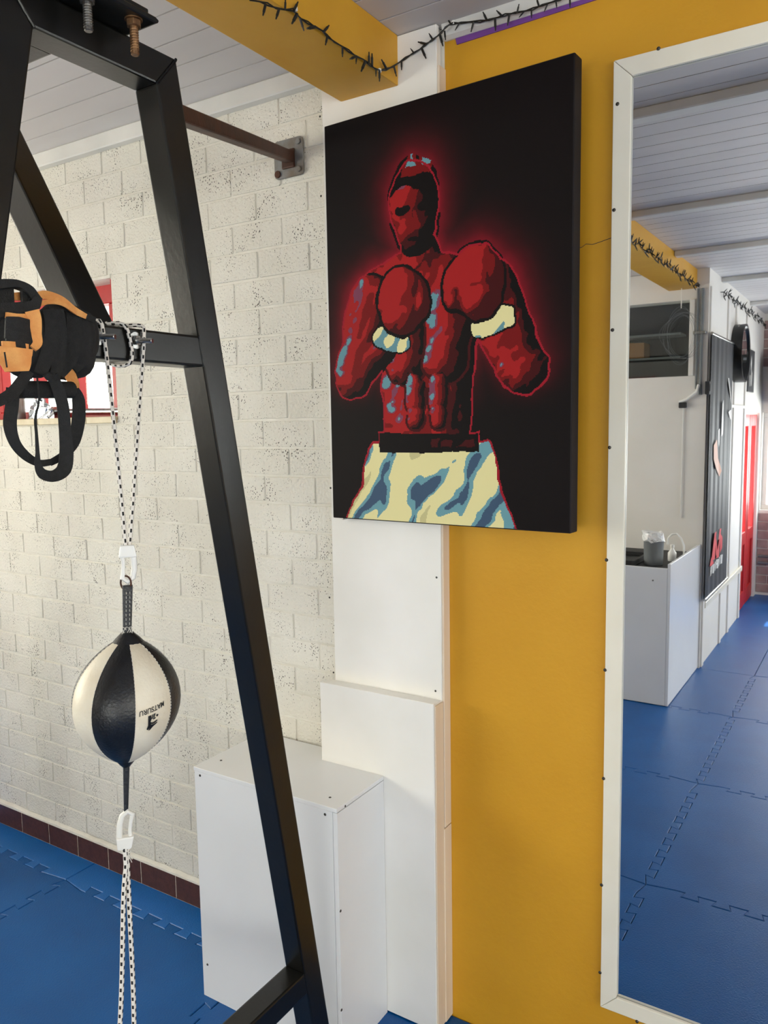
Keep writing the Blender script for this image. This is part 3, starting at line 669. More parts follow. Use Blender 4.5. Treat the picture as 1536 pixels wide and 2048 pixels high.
# wall brace: rusty tube to a plate on the brick wall
pc_ = on(582, 318, 1, 0)
brc = thing('wall_brace', (pc_[0], -.1, pc_[2]-.06), 'rusty brown steel tube with grey plate bolted to the brick wall', 'brace')
rp = []
for cx_, cz_, a0 in ((.043, .043, 0), (-.043, .043, 90), (-.043, -.043, 180), (.043, -.043, 270)):
    for k in range(5): rp.append((cx_+.013*math.cos(math.radians(a0+k*22.5)), cz_+.013*math.sin(math.radians(a0+k*22.5))))
pl = obj('wall_plate', MB().prism(rp, lambda a, b, d: (pc_[0]-.0005+a, d, pc_[2]+b), -.0125, -.0055), 'galv', brc, .001, 1)
for a, b in ((.04, .04), (.04, -.04), (-.042, -.042)):
    obj('bolt', MB().cyl((pc_[0]+a, -.0125, pc_[2]+b), (pc_[0]+a, -.018, pc_[2]+b), .011 if a < 0 else .0085, 12), 'rust' if a < 0 else 'galv', pl, .001, 1)
A_ = Vector((pc_[0]+.004, -.0125, pc_[2]+.002)); B_ = Vector((X0-TS/2-.004, legY(2.41)-.004, 2.425))
tdir = (B_-A_).normalized()
obj('tube', MB().bar(A_, B_, Vector((0, 0, 1)).cross(tdir), .033, .033), 'rust', brc, .006, 3)
obj('weld_collar', MB().box(A_.x-.026, A_.x+.022, -.020, -.0125, A_.z-.034, A_.z+.022), 'rust', brc, .005, 2)

# ------------------------------------------------------------------ double-end ball, hooks and cords
XBL = -1.165
bc = on(253.5, 1397, 0, XBL); vdir = math.atan2(CAM[1]-bc[1], CAM[0]-bc[0])
Rb = .0945; zt_b = on(255, 1270, 0, XBL)[2]; zb_b = on(253, 1526, 0, XBL)[2]; bc[2] = (zt_b+zb_b)/2; Hb = (zt_b-zb_b)/2
LEAN = float((on(255, 1170, 0, XBL)-on(252, 1622, 0, XBL))[1]/(on(255, 1170, 0, XBL)-on(252, 1622, 0, XBL))[2])
def axis(z): return Vector((bc[0], bc[1]+LEAN*(z-bc[2]), z))
ball = thing('double_end_ball', (bc[0], bc[1], zb_b-.09), 'black and white leather double end ball hung on cords', 'punch ball')
def brad(t, u=0):                                # t in -1..1 along height, u in 0..1 across one gore
    r = Rb*(max(0, 1-abs(t)**2.05))**.78
    return r*(1+.030*math.sin(math.pi*u)*(1-t*t)) if u is not None else r
def bpt(t, ang, u=None, lift=0):                 # ang: degrees, positive to the viewer's right
    a = vdir+math.radians(ang); r = max(brad(t, u), .006)+lift
    return (bc[0]+r*math.cos(a), axis(bc[2]+t*Hb).y+r*math.sin(a), bc[2]+t*Hb)
bounds = [-84, -39, 8, 52, 97, 141, 186, 231, 276]
TN, UN = 26, 9
for k in range(8):
    a0, a1 = bounds[k], bounds[k+1]; m = MB()
    for i in range(TN+1):
        t = -1+2*i/TN; t = math.sin(t*math.pi/2)*.985
        for j in range(UN+1):
            u = j/UN; m.v.append(bpt(t, a0+(a1-a0)*u, u))
    for i in range(TN):
        for j in range(UN): m.f.append((i*(UN+1)+j, i*(UN+1)+j+1, (i+1)*(UN+1)+j+1, (i+1)*(UN+1)+j))
    n0 = len(m.v); inner = []
    for i in range(TN+1):
        t = math.sin((-1+2*i/TN)*math.pi/2)*.985
        for j in range(UN+1): m.v.append(bpt(t, a0+(a1-a0)*j/UN, 0, -.004))
    for i in range(TN):
        for j in (0, UN):
            a, b = i*(UN+1)+j, (i+1)*(UN+1)+j; m.f.append((a, b, b+n0, a+n0))
    o = obj('leather_panel', m, 'leather_w' if k % 2 == 0 else 'leather_b', ball)
    if k % 2 == 0:
        for aa in (a0, a1):
            st = MB()
            for i in range(2, 40):
                t = -.93+1.86*i/41
                p, q_ = bpt(t, aa, 0, .0008), bpt(t+.028, aa, 0, .0008); st.tube([p, q_], .0006, 4)
            obj('stitching', st, 'thread', o, smooth=False)
# collars
def cone(za, zc, ra, rb, name, m, parent): return obj(name, MB().lathe([(ra, za-bc[2]), ((ra+rb)/2*1.06, (za+zc)/2-bc[2]), (rb, zc-bc[2])], (bc[0], axis(zc).y, bc[2]), 18), m, parent)
cone(zt_b-.018, zt_b+.006, .032, .010, 'top_collar', 'leather_b', ball); cone(zb_b+.008, zb_b-.006, .018, .007, 'bottom_collar', 'leather_b', ball)
# straps (flattened leather loops)
zs1 = on(255, 1170, 0, XBL)[2]; zs0 = on(252, 1622, 0, XBL)[2]
sv = Vector((math.cos(vdir+R90), math.sin(vdir+R90), 0)); fv_ = Vector((math.cos(vdir), math.sin(vdir), 0)); B3 = Vector(bc)
def strap(z0, z1, w0, w1, th, name):
    v = []
    for z, w_ in ((z0, w0), (z1, w1)):
        c = axis(z); v += [c-sv*w_/2-fv_*th/2, c+sv*w_/2-fv_*th/2, c+sv*w_/2+fv_*th/2, c-sv*w_/2+fv_*th/2]
    return obj(name, MB().hexa(v), 'leather_b', ball, .0025, 2)
s1 = strap(zt_b, zs1, .015, .0185, .010, 'hanging_strap'); s2 = strap(zb_b, zs0, .012, .008, .008, 'bottom_strap')
for side in (-.0032, .0032):
    st = MB()
    for i in range(9):
        z = zt_b+.012+i*(zs1-zt_b-.02)/9; c = axis(z)+fv_*.0055+sv*(side+.001)
        st.tube([c, c+Vector((0, 0, .0045))], .0005, 4)
    obj('stitching', st, 'thread', s1, smooth=False)
lo = MB(); base = axis(zt_b+.003)
for s_ in (0, 2.1, 4.0): lo.tube([base+fv_*.007+sv*(.009*math.sin(a+s_))+Vector((0, 0, .012*math.sin(a*1.7+s_)+.002)) for a in np.linspace(0, 4, 14)], .00055, 4)
obj('loose_thread', lo, 'thread', s1)
ringc = axis(zs1+.004)
obj('ring', MB().tube([ringc+sv*.010*math.cos(a)*.9-sv*.003+Vector((0, 0, .013*math.sin(a)))+fv_*.004*math.cos(a) for a in np.linspace(0, 2*math.pi, 20, endpoint=False)], .0018, 6, True), 'rust', ball)
# maker's mark on the right-hand white panel, upside down
def text_mesh(txt):
    c = bpy.data.curves.new('lettering', 'FONT'); c.body = txt; c.size = 1; c.align_x = 'CENTER'; c.align_y = 'CENTER'; c.offset = .012
    o = bpy.data.objects.new('lettering', c); COL.objects.link(o); bpy.context.view_layer.update()
    me = bpy.data.meshes.new_from_object(o.evaluated_get(bpy.context.evaluated_depsgraph_get()))
    vs = [tuple(v.co) for v in me.vertices]; fs = [tuple(p.vertices) for p in me.polygons]
    bpy.data.objects.remove(o); bpy.data.curves.remove(c); bpy.data.meshes.remove(me); return vs, fs
whitep = [c for c in ball.children if c.name.startswith('leather_panel')][2]
def on_ball(a, b, ang0, z0, lift=.0012):         # a to the viewer's right, b up (metres on the skin)
    t = (z0+b-bc[2])/Hb; ang = ang0+math.degrees(a/brad(t)); u = (ang-8)/(52-8)
    return bpt(t, ang, min(max(u, 0), 1), lift)
ang_c = 25.5; zl = on(304, 1409, 0, XBL)[2]+.034
vs, fs = text_mesh('MATSURU')
sx = .0112; sl = .16
obj('lettering', MB().add([on_ball(-x*sx*.92, -y*sx*1.15 + .0-x*sx*sl*-1*-1, ang_c, zl) for x, y, z in vs], fs), 'ink', whitep, smooth=False, fix=False)
emb = [[(-8, 8), (-3, 9), (-2, 2), (-5, -2), (-7, -10), (-9, -18), (-6, -20), (-3, -14), (-1, -6), (-8, 0)], [(-1, 9), (1, 10), (0, 2), (-2, 1)], [(2, 10), (5, 11), (3, 3), (1, 2)],
       [(6, 6), (8, 8), (11, 7), (10, 4), (8, 3)], [(0, 1), (5, 3), (6, 1), (2, -1)], [(-2, -6), (2, -6), (9, -3), (10, -5), (3, -9), (-1, -9)], [(-3, -10), (3, -10), (10, -7), (9, -10), (2, -15), (-2, -20), (-5, -22), (-4, -16)]]
em = MB()
for pg in emb:
    n_ = len(pg); o_ = len(em.v); em.v += [on_ball(x*.00098, y*.00094, ang_c, zl-.0185) for x, y in pg]; em.f.append(tuple(range(o_, o_+n_)))
obj('emblem', em, 'ink', whitep, smooth=False, fix=False)

def cord_obj(name, pts, r, parent):              # smooth tube with UVs for the ticks
    P_ = [Vector(p) for p in pts]; fine = []
    for i in range(len(P_)-1):
        a, b, c, d_ = P_[max(i-1, 0)], P_[i], P_[i+1], P_[min(i+2, len(P_)-1)]; k = max(2, int((c-b).length/.012))
        for j in range(k):
            t = j/k; fine.append(.5*((2*b)+(c-a)*t+(2*a-5*b+4*c-d_)*t*t+(3*b-a-3*c+d_)*t**3))
    fine.append(P_[-1]); n = 10
    o = obj(name, MB().tube(fine, r, n), 'cord', parent, fix=False); me = o.data
    L_ = [0]
    for i in range(1, len(fine)): L_.append(L_[-1]+(fine[i]-fine[i-1]).length)
    uv = me.uv_layers.new(name='cord'); nv = len(fine)*n
    for pgn in me.polygons:
        vi = [me.loops[l].vertex_index for l in pgn.loop_indices]; ks = [v % n for v in vi]; wrap = max(ks)-min(ks) > n/2
        for l, v in zip(pgn.loop_indices, vi):
            k = v % n; uu = (k+n if (wrap and k < n/2) else k)/n
            uv.data[l].uv = (uu, L_[v//n]/.0165)
    return o
def snap_hook(zc_a, zc_b, name, parent, flip=1, tilt=0):   # closed plastic clip between two heights
    c = axis((zc_a+zc_b)/2); h2 = abs(zc_a-zc_b)/2; s = 1 if zc_a > zc_b else -1     # zc_a = cord end
    def P_(a, b, d=0): return c+sv*(a*flip+tilt*b)+Vector((0, 0, b*s))+fv_*d
    wd = 1.35
    def P_(a, b, d=0, w_=wd): return c+sv*(a*w_*flip+tilt*b)+Vector((0, 0, b*s))+fv_*d*1.2
    pts = [(-.008, h2*.35), (-.0085, -h2*.3), (-.006, -h2*.75), (.001, -h2*.95), (.0075, -h2*.75), (.006, -h2*.3), (.0055, h2*.1), (.007, h2*.45)]
    rad = [.0058, .0054, .0052, .0054, .0046, .0036, .0036, .0046]
    o = obj('spine', MB().tube([P_(a, b) for a, b in pts], rad, 10), 'hook', parent)
    v = [P_(-.0125, h2*.35, -.006), P_(.0115, h2*.35, -.006), P_(.0115, h2*.35, .006), P_(-.0125, h2*.35, .006), P_(-.0095, h2, -.006), P_(.0085, h2, -.006), P_(.0085, h2, .006), P_(-.0095, h2, .006)]
    obj('socket', MB().hexa(v), 'hook', parent, .003, 2)
    return o
zh1 = on(254, 1092, 0, XBL)[2]; zh0 = on(252, 1697, 0, XBL)[2]
CR = .0037
up = thing('bungee_cord', (bc[0], bc[1], zs1), 'upper black flecked white bungee cord looped over the rig crossbar', 'cord')
snap_hook(zh1+.002, zs1+.004, 'snap_hook', up, -1)
def PX(x, y, X): return on(x, y, 0, X)
XF = X0+.0065
pL = [PX(251, 1094, XBL), PX(243, 1000, XBL-.004), PX(228, 850, XBL-.012), PX(214, 720, XF), PX(206, 664, XF)]
yl = on(206, 664, 0, XF)[1]
pL += [(X0+.003, yl-.003, 1.990), (X0-.03, yl-.008, 1.9905), (X0-TS-.005, yl-.012, 1.985), (X0-TS-.0065, yl-.014, 1.95), (X0-TS-.003, yl-.016, 1.918), (X0-.03, yl-.018, 1.9175)]
cord_obj('cord', pL, CR, up)
pR = [PX(259, 1092, XBL+.002), PX(266, 1000, XBL), PX(276, 850, XBL-.008), PX(284, 740, XF+.002), PX(288, 668, XF+.003)]
yr = on(287, 664, 0, XF)[1]
pR += [(X0+.003, yr, 1.9905), (X0-.02, yr-.012, 1.9915), (X0-.045, yr-.025, 1.9915), (X0-TS-.006, yr-.03, 1.98), (X0-TS-.006, yr-.03, 1.93), (X0-.03, yr-.032, 1.9165), (X0+.004, yr-.034, 1.919)]
pR += [PX(264, 705, XF), PX(258, 672, XF), PX(252, 655, XF-.001), (X0-.006, on(252, 655, 0, XF)[1]-.004, 1.9915), (X0-.04, on(252, 655, 0, XF)[1]-.02, 1.9915)]
cord_obj('cord', pR, CR, up)
dn = thing('bungee_cord', (bc[0], bc[1], .4), 'lower black flecked white bungee cord tied to the rig base bar', 'cord')
snap_hook(zh0, zs0+.002, 'snap_hook', dn, 1, -.10)
e1, e2 = PX(240, 2048, XBL), PX(268, 2048, XBL); s0_ = PX(252, 1700, XBL)
def extend(a, b, z): a, b = Vector(a), Vector(b); return a+(b-a)*((z-a.z)/(b.z-a.z))
for e_, kx in ((e1, 0), (e2, 1)):
    mid_ = PX(247 if kx == 0 else 258, 1800, XBL)
    low = extend(mid_, e_, .43); yb_ = low.y
    pts = [(s0_[0], s0_[1]+(.004 if kx else -.003), s0_[2]+.006), PX(252 if kx == 0 else 255, 1730, XBL), mid_, e_, (X0+.012, yb_, .44), (X0+.006, yb_, .405), (X0+.006, yb_, .35), (X0-.02, yb_, .3385), (X0-TS-.003, yb_, .342)]
    cord_obj('cord', pts, .0044, dn)
fr_ = MB(); q0 = Vector(PX(256, 1708, XBL+.004))
for k in range(7): fr_.tube([q0, q0+Vector((.004, .004+.003*rng.random(), -.004*k+.008*rng.random()))], .0008, 4)
obj('frayed_end', fr_, 'thread', dn)

# ------------------------------------------------------------------ suspension trainer bundled on the crossbar
tr = thing('suspension_trainer', (X0+.05, -1.15, 1.72), 'black and orange suspension trainer straps bundled over the rig crossbar', 'exercise straps')
def ribbon(name, pix, m, w_=.03, th=.0028, parent=tr, X=-1.14, depth=None, wpx=None):
    P_ = []; n0 = len(pix)
    for i, (x, y) in enumerate(pix):
        P_.append(Vector(on(x, y, 0, X+(depth[i] if depth else 0))))
    W0 = [(wpx[i] if wpx else w_) for i in range(n0)]
    fine, ww = [], []
    for i in range(n0-1):
        a, b, c, d_ = P_[max(i-1, 0)], P_[i], P_[i+1], P_[min(i+2, n0-1)]
        for j in range(6):
            t = j/6; fine.append(.5*((2*b)+(c-a)*t+(2*a-5*b+4*c-d_)*t*t+(3*b-a-3*c+d_)*t**3)); ww.append(W0[i]*(1-t)+W0[i+1]*t)
    fine.append(P_[-1]); ww.append(W0[-1]); mb = MB(); nrm = Vector((.85, -.52, 0)).normalized()
    for i, p in enumerate(fine):
        t = (fine[min(i+1, len(fine)-1)]-fine[max(i-1, 0)]).normalized(); s_ = t.cross(nrm)
        s_.normalize(); q_ = s_.cross(t).normalized()
        for a, b in ((-1, -1), (1, -1), (1, 1), (-1, 1)): mb.v.append(tuple(p+s_*a*ww[i]/2+q_*b*th/2))
        if i:
            o_ = 4*(i-1); 
            for k in range(4): mb.f.append((o_+k, o_+(k+1) % 4, o_+4+(k+1) % 4, o_+4+k))
    mb.f.append((3, 2, 1, 0)); o_ = 4*(len(fine)-1); mb.f.append((o_, o_+1, o_+2, o_+3))
    return obj(name, mb, m, parent)
# soft body of folded webbing
def lump(name, pix_c, rx, rz, ry, m, X, amp=.12, seed=1):
    c = Vector(on(pix_c[0], pix_c[1], 0, X)); nrm = Vector((.85, -.52, 0)).normalized(); s_ = Vector((.52, .85, 0)).normalized(); z_ = Vector((0, 0, 1))
    mb = MB(); nu, nv = 22, 13; r_ = np.random.default_rng(seed); ph = r_.random(6)*6.28
    for i in range(nv+1):
        th = math.pi*i/nv
        for j in range(nu):
            a = 2*math.pi*j/nu; k = 1+amp*(.6*math.sin(3*a+ph[0])+.4*math.sin(5*th+ph[1]+2*a))
            x = math.copysign(abs(math.sin(th)*math.cos(a))**.75, math.cos(a)); y = math.sin(th)*math.sin(a); z = math.copysign(abs(math.cos(th))**.75, math.cos(th))
            mb.v.append(tuple(c+s_*x*rx*k+nrm*y*ry*k+z_*z*rz*k))
    for i in range(nv):
        for j in range(nu): mb.f.append((i*nu+j, i*nu+(j+1) % nu, (i+1)*nu+(j+1) % nu, (i+1)*nu+j))
    return obj(name, mb, m, tr)
lump('webbing_bundle', (128, 684), .050, .060, .036, 'strap', -1.150, .05, 3)
lump('webbing_bundle', (60, 690), .046, .050, .034, 'strap', -1.150, .07, 5)
lump('webbing_bundle', (165, 672), .026, .040, .030, 'strap', -1.150, .04, 8)
ribbon('webbing_strap', [(96, 618), (104, 655), (98, 700), (80, 748)], 'strap', X=-1.105, wpx=[.016, .020, .022, .018])
ribbon('webbing_strap', [(116, 618), (122, 665), (118, 715), (110, 755)], 'strap', X=-1.100, wpx=[.016, .018, .018, .016])
ribbon('webbing_strap', [(146, 622), (150, 665), (140, 715), (118, 748)], 'strap', X=-1.110, wpx=[.020, .026, .024, .018])
ribbon('webbing_strap', [(168, 636), (178, 672), (172, 712), (146, 738)], 'strap', X=-1.118, wpx=[.016, .020, .020, .016])
ribbon('webbing_strap', [(100, 615), (130, 614), (160, 628), (190, 640)], 'strap', X=-1.112, wpx=[.012, .012, .012, .008], th=.004)
# black handle loop standing up at the left, with the open eye
ribbon('handle_loop', [(-20, 574), (6, 570), (34, 570), (56, 580), (72, 598)], 'strap', X=-1.085, wpx=[.014, .012, .010, .013, .012], th=.022)
ribbon('handle_loop', [(76, 598), (66, 614), (40, 620), (8, 622), (-20, 622)], 'strap', X=-1.078, wpx=[.010, .016, .020, .020, .020], th=.02)
ribbon('handle_loop', [(-22, 588), (4, 589), (26, 592)], 'strap', X=-1.088, wpx=[.034, .034, .028], th=.006)
ribbon('handle_loop', [(43, 596), (58, 598), (72, 600)], 'strap', X=-1.088, wpx=[.030, .026, .014], th=.006)
ribbon('orange_strap', [(26, 593), (36, 593), (46, 592)], 'orange', X=-1.100, wpx=[.010, .012, .012])
# orange webbing
ribbon('orange_strap', [(72, 594), (92, 590), (122, 600), (148, 620), (172, 633)], 'orange', X=-1.098, wpx=[.012, .013, .012, .011, .008])
ribbon('orange_strap', [(70, 612), (95, 604), (125, 608), (156, 628)], 'orange', X=-1.095, wpx=[.008, .007, .006, .006])
ribbon('orange_strap', [(12, 630), (36, 636), (58, 637)], 'orange', X=-1.062, wpx=[.008, .012, .014], th=.004)
ribbon('orange_strap', [(64, 621), (70, 640), (73, 668), (75, 686), (66, 697)], 'orange', X=-1.056, wpx=[.020, .018, .014, .013, .010], th=.004)
ribbon('orange_strap', [(4, 688), (30, 690), (56, 694)], 'orange', X=-1.060, wpx=[.008, .009, .008], th=.004)
ribbon('strap_pocket', [(10, 655), (35, 659), (60, 664)], 'strap', X=-1.064, wpx=[.030, .036, .034], th=.006, depth=[0, .004, .002])
ribbon('strap_pocket', [(12, 674), (35, 678), (60, 682)], 'strap', X=-1.064, wpx=[.022, .024, .024], th=.006, depth=[0, .004, .002])
ribbon('orange_handle_cover', [(29, 696), (29, 712), (32, 728), (34, 743)], 'orange', X=-1.052, wpx=[.048, .046, .040, .031], th=.010)
for (xa, ya, xb, yb_) in ((9, 704, 14, 735), (50, 706, 50, 736)): ribbon('slot', [(xa, ya), ((xa+xb)/2, (ya+yb_)/2), (xb, yb_)], 'strap', X=-1.0445, w_=.0022, th=.002)
ribbon('orange_strap', [(134, 736), (141, 752), (149, 768), (153, 779)], 'orange', X=-1.125, wpx=[.014, .018, .015, .009])
# foam grip and hanging foot loops
g0, g1 = on(38, 779, 0, -1.12), on(144, 780, 0, -1.12)
obj('foam_grip', MB().cyl(g0, g1, .0135, 16), 'strap', tr)
ribbon('foot_loop', [(58, 742), (42, 765), (24, 787), (0, 801), (-20, 808)], 'strap', X=-1.09, wpx=[.015, .017, .018, .016, .014])
ribbon('foot_loop', [(26, 776), (24, 810), (20, 850), (30, 886), (52, 912), (78, 926), (102, 924)], 'strap', X=-1.115, wpx=[.019, .019, .019, .016, .014, .011, .010])
ribbon('foot_loop', [(104, 750), (116, 778), (126, 815), (130, 860), (133, 905), (128, 938), (108, 952), (86, 948), (76, 930), (75, 905), (73, 870), (71, 835), (78, 800), (74, 755)], 'strap', X=-1.095,
       wpx=[.016, .018, .018, .018, .021, .022, .018, .016, .010, .006, .0045, .0040, .0025, .0022])
ribbon('foot_loop', [(150, 778), (157, 800), (157, 840), (148, 882), (130, 908), (100, 926)], 'strap', X=-1.12, wpx=[.012, .020, .021, .019, .013, .010])
ribbon('buckle', [(92, 748), (100, 756), (110, 752)], 'strap', X=-1.085, w_=.010, th=.006)

# ------------------------------------------------------------------ things on the window sill
zs = WZ0+.013
bar = thing('barbell_bar', (-2.7, .05, zs), 'chrome barbell lying on the window sill', 'barbell')
pb0, pb1 = Vector((-2.475, .052, zs+.020)), Vector((-3.05, .058, zs+.030))
obj('shaft', MB().cyl(pb0, pb1, .0135, 16), 'steel', bar); obj('collar', MB().cyl(pb0+(pb1-pb0)*.72, pb0+(pb1-pb0)*.76, .022, 16), 'steel', bar, .003, 2)
obj('end_cap', MB().cyl(pb0, pb0+Vector((.018, 0, -.001)), .019, 16), 'screw', bar, .003, 1)
fo = MB(); c = Vector((-2.93, .013, zs)); r_ = np.random.default_rng(4); nu, nv = 16, 9
for i in range(nv+1):
    for j in range(nu):
        a = 2*math.pi*j/nu; th = math.pi/2*i/nv; k = .72+.5*r_.random()
        fo.v.append((c.x+.075*math.cos(a)*math.cos(th)*k, c.y+.016*math.sin(a)*math.cos(th)*min(k, 1.0), c.z+.075*math.sin(th)*k))
for i in range(nv):
    for j in range(nu): fo.f.append((i*nu+j, i*nu+(j+1) % nu, (i+1)*nu+(j+1) % nu, (i+1)*nu+j))
fo.f.append(tuple(reversed(range(nu))))
obj('crumpled_bag', fo, 'foil', smooth=False, label='crumpled silver bag on the window sill under the straps', cat='bag')
jr = thing('metal_can', (-3.12, .03, zs), 'ribbed grey metal can standing on the window sill', 'can')
obj('body', MB().lathe([(.036, 0)]+[(.036+(.0012 if k % 2 else 0), .006+k*.004) for k in range(19)]+[(.036, .088)], (-3.12, .03, zs), 24), 'galv', jr)
obj('lid', MB().lathe([(.038, .088), (.038, .094), (.03, .097)], (-3.12, .03, zs), 24), 'galv', jr)

# ------------------------------------------------------------------ fairy lights
fl = thing('fairy_lights', (-1.16, -2.0, 2.7), 'black fairy light string draped along the ochre beam and cornice', 'string lights')
XE = -1.165
A1 = [(500, 1), (520, 4), (535, 9), (552, 17), (570, 20), (586, 20), (592, 28), (602, 38), (616, 46), (630, 54), (645, 62), (654, 72), (668, 84), (682, 92), (697, 102), (712, 113), (726, 119), (740, 130), (750, 138), (760, 141), (772, 139), (785, 134)]
pa = [on(x, y, 0, XE) for x, y in A1]
A2 = [(797, 126), (810, 117), (826, 107), (838, 100), (850, 90), (862, 82), (874, 73), (884, 64), (890, 56), (898, 50)]
pb = [on(x, y, 1, YU-.006) for x, y in A2]
A3 = [(906, 47), (922, 46), (940, 44), (960, 43), (978, 40), (996, 35), (1010, 30), (1030, 26), (1052, 22), (1066, 18), (1084, 11), (1105, 4), (1120, -1)]
pcn = [on(x, y, 1, -.028) for x, y in A3]
last = pcn[-1]; tail = [(last[0]+.12*k, -.03, 2.836+.008*math.sin(k*1.9)) for k in range(1, 33)]
y0 = pa[0][1]; head_ = []
k = 0
while y0-.045*k > -4.38:
    head_.append((XE-.001+.004*math.sin(k*2.3), y0-.045*k, 2.731+.014*math.sin(k*1.3)+.008*math.sin(k*2.9))); k += 1
head_ += [(-1.13, -4.40, 2.74), (XP+.02, -4.44, 2.74)]
yy = -4.50
while yy > -6.8: head_.append((XP+.016+.006*math.sin(yy*31), yy, 2.74+.02*math.sin(yy*17)+.015*math.sin(yy*41))); yy -= .05
chain = [tuple(p) for p in list(reversed(head_))+pa+pb+pcn+tail]
chain = [Vector(p) for p in chain]
cab = MB(); c1, c2 = [], []
acc = 0; bulb_at = []
for i, p in enumerate(chain):
    jit = Vector((0, 0, .0022*math.sin(i*2.1)))
    c1.append(p+jit); c2.append(p-jit+Vector((.0015, -.0015, 0)))
obj('cable', MB().tube(c1, .0019, 5).tube(c2, .0017, 5), 'wire', fl)
bm_ = MB(); bm_.cyl((0, 0, 0), (0, 0, .018), .0030, 7); bm_.cyl((0, 0, .018), (0, 0, .027), .0022, 7, .0016)
bme = mesh_of('bulb', bm_); bme.materials.append(MT['wire'])
def bulb(p, dirv, s=1.0):
    o = bpy.data.objects.new('bulb', bme); COL.objects.link(o); o.location = p; o.rotation_mode = 'QUATERNION'
    o.rotation_quaternion = Vector((0, 0, 1)).rotation_difference(Vector(dirv).normalized()); o.scale = (s, s, s); put(o, fl)
# bulbs seen in front: base pixel and tip pixel
B1 = [((531, 9), (526, 31)), ((558, 18), (552, 38)), ((570, 19), (571, -2)), ((588, 20), (596, 4)), ((594, 28), (583, 49)), ((600, 36), (608, 62)), ((630, 54), (614, 57)), ((648, 63), (658, 51)), ((655, 72), (651, 90)), ((685, 94), (685, 114)), ((712, 113), (700, 118)), ((713, 114), (712, 128)), ((730, 124), (722, 144)), ((738, 128), (738, 104)), ((744, 131), (744, 107)), ((752, 138), (752, 153)), ((759, 142), (759, 163)), ((773, 138), (763, 119)), ((788, 133), (793, 153))]
B2 = [((803, 122), (803, 140)), ((828, 106), (821, 97)), ((844, 98), (852, 117)), ((852, 88), (836, 84)), ((866, 80), (858, 67)), ((880, 70), (886, 92)), ((889, 62), (891, 80))]
B3_ = [((902, 49), (895, 37)), ((918, 47), (910, 61)), ((947, 44), (942, 64)), ((974, 41), (966, 24)), ((990, 37), (991, 61)), ((1004, 32), (993, 21)), ((1019, 28), (1015, 51)), ((1034, 26), (1038, 8)), ((1048, 23), (1038, 35)), ((1063, 20), (1063, 36)), ((1078, 13), (1073, -4)), ((1095, 9), (1088, 24)), ((1112, 3), (1113, 11)), ((1140, -3), (1140, 15))]
for L_, ax, val in ((B1, 0, XE+.004), (B2, 1, YU-.010), (B3_, 1, -.032)):
    for (a, b) in L_:
        pA, pB = Vector(on(*a, ax, val)), Vector(on(*b, ax, val)); bulb(pA, pB-pA, min(1.25, max(.6, (pB-pA).length/.027)))
for i, p in enumerate(chain):
    if len(head_) <= i < len(head_)+len(pa)+len(pb)+len(pcn): continue
    for q_ in range(2 if i < len(head_) else 1):
        dz = -1 if rng.random() < .6 else 1
        d_ = Vector((.55*abs(rng.normal())+.1, .6*rng.normal(), dz*.9)) if i < len(head_) else Vector((.5*rng.normal(), -.3, dz))
        bulb(p+Vector((.003, 0, 0)), d_, 1.15)
for px, ax, val, pt in (((592, 18), 0, XE, 0), ((760, 141), 0, XE, 0), ((907, 45), 1, -.027, 0)):
    p = Vector(on(*px, ax, val)); obj('cable_clip', MB().box(p.x-.004, p.x+.003, p.y-.004, p.y+.003, p.z-.005, p.z+.005), 'hook', fl, .001, 1)

# ------------------------------------------------------------------ what the mirror shows: counter and wall things
CX1, CY0, CY1, CT = -1.10, -3.06, YE+.001, .885
ct = thing('counter', (-1.8, -3.5, 0), 'white counter unit with a dark worktop in the side bay', 'counter')
obj('front_panel', MB().box(-2.9, CX1-.019, CY0-.02, CY0, .004, CT), 'boxwhite', ct, .002, 1)
obj('side_panel', MB().box(CX1-.018, CX1, CY1+.002, CY0, .004, CT+.03), 'boxwhite', ct, .002, 1)
obj('side_panel', MB().box(-2.918, -2.9, CY1+.002, CY0, .004, CT), 'boxwhite', ct, .002, 1)
wt = obj('worktop', MB().box(-2.9, CX1-.019, CY1+.002, CY0-.021, CT-.06, CT-.03), 'dark', ct, .002, 1)
for x, y in ((1250, 1190), (1307, 1160)):
    p = on(x, y, 1, 3.06); obj('screw', MB().cyl((p[0], CY0, p[2]), (p[0], CY0+.002, p[2]), .005, 8), 'screw', ct)
zw = CT-.03
def vy(x, y, yv): p = on(x, y, 1, yv); return Vector((p[0], -yv, p[2]))
bn = thing('waste_bin', (-1.275, -3.35, zw), 'grey cylindrical bin lined with a white plastic bag on the counter', 'bin')
obj('body', MB().lathe([(.056, 0), (.060, .004), (.064, .165), (.066, .17), (.060, .172), (.056, .02)], (-1.275, -3.35, zw), 28), 'grey', bn)
bgm = MB(); nu, nv = 20, 7; r_ = np.random.default_rng(9)
for i in range(nv+1):
    for j in range(nu):
        a = 2*math.pi*j/nu; t = i/nv; rr_ = (.069-.02*t)*(1+.22*(r_.random()-.4)); bgm.v.append((-1.275+rr_*math.cos(a)-(.03*max(0, -math.cos(a))*t), -3.35+rr_*math.sin(a), zw+.150+.062*math.sin(t*1.7)+.014*r_.random()))
for i in range(nv):
    for j in range(nu): bgm.f.append((i*nu+j, i*nu+(j+1) % nu, (i+1)*nu+(j+1) % nu, (i+1)*nu+j))
bgm.f.append(tuple(nv*nu+k for k in range(nu)))
obj('bag_liner', bgm, 'bag', bn, smooth=False)
bt = thing('soap_bottle', (-1.20, -3.55, zw), 'small white bottle between the bin and the hose on the counter', 'bottle')
obj('body', MB().lathe([(.026, 0), (.028, .01), (.028, .055), (.012, .078), (.010, .09)], (-1.20, -3.55, zw), 18), 'hook', bt)
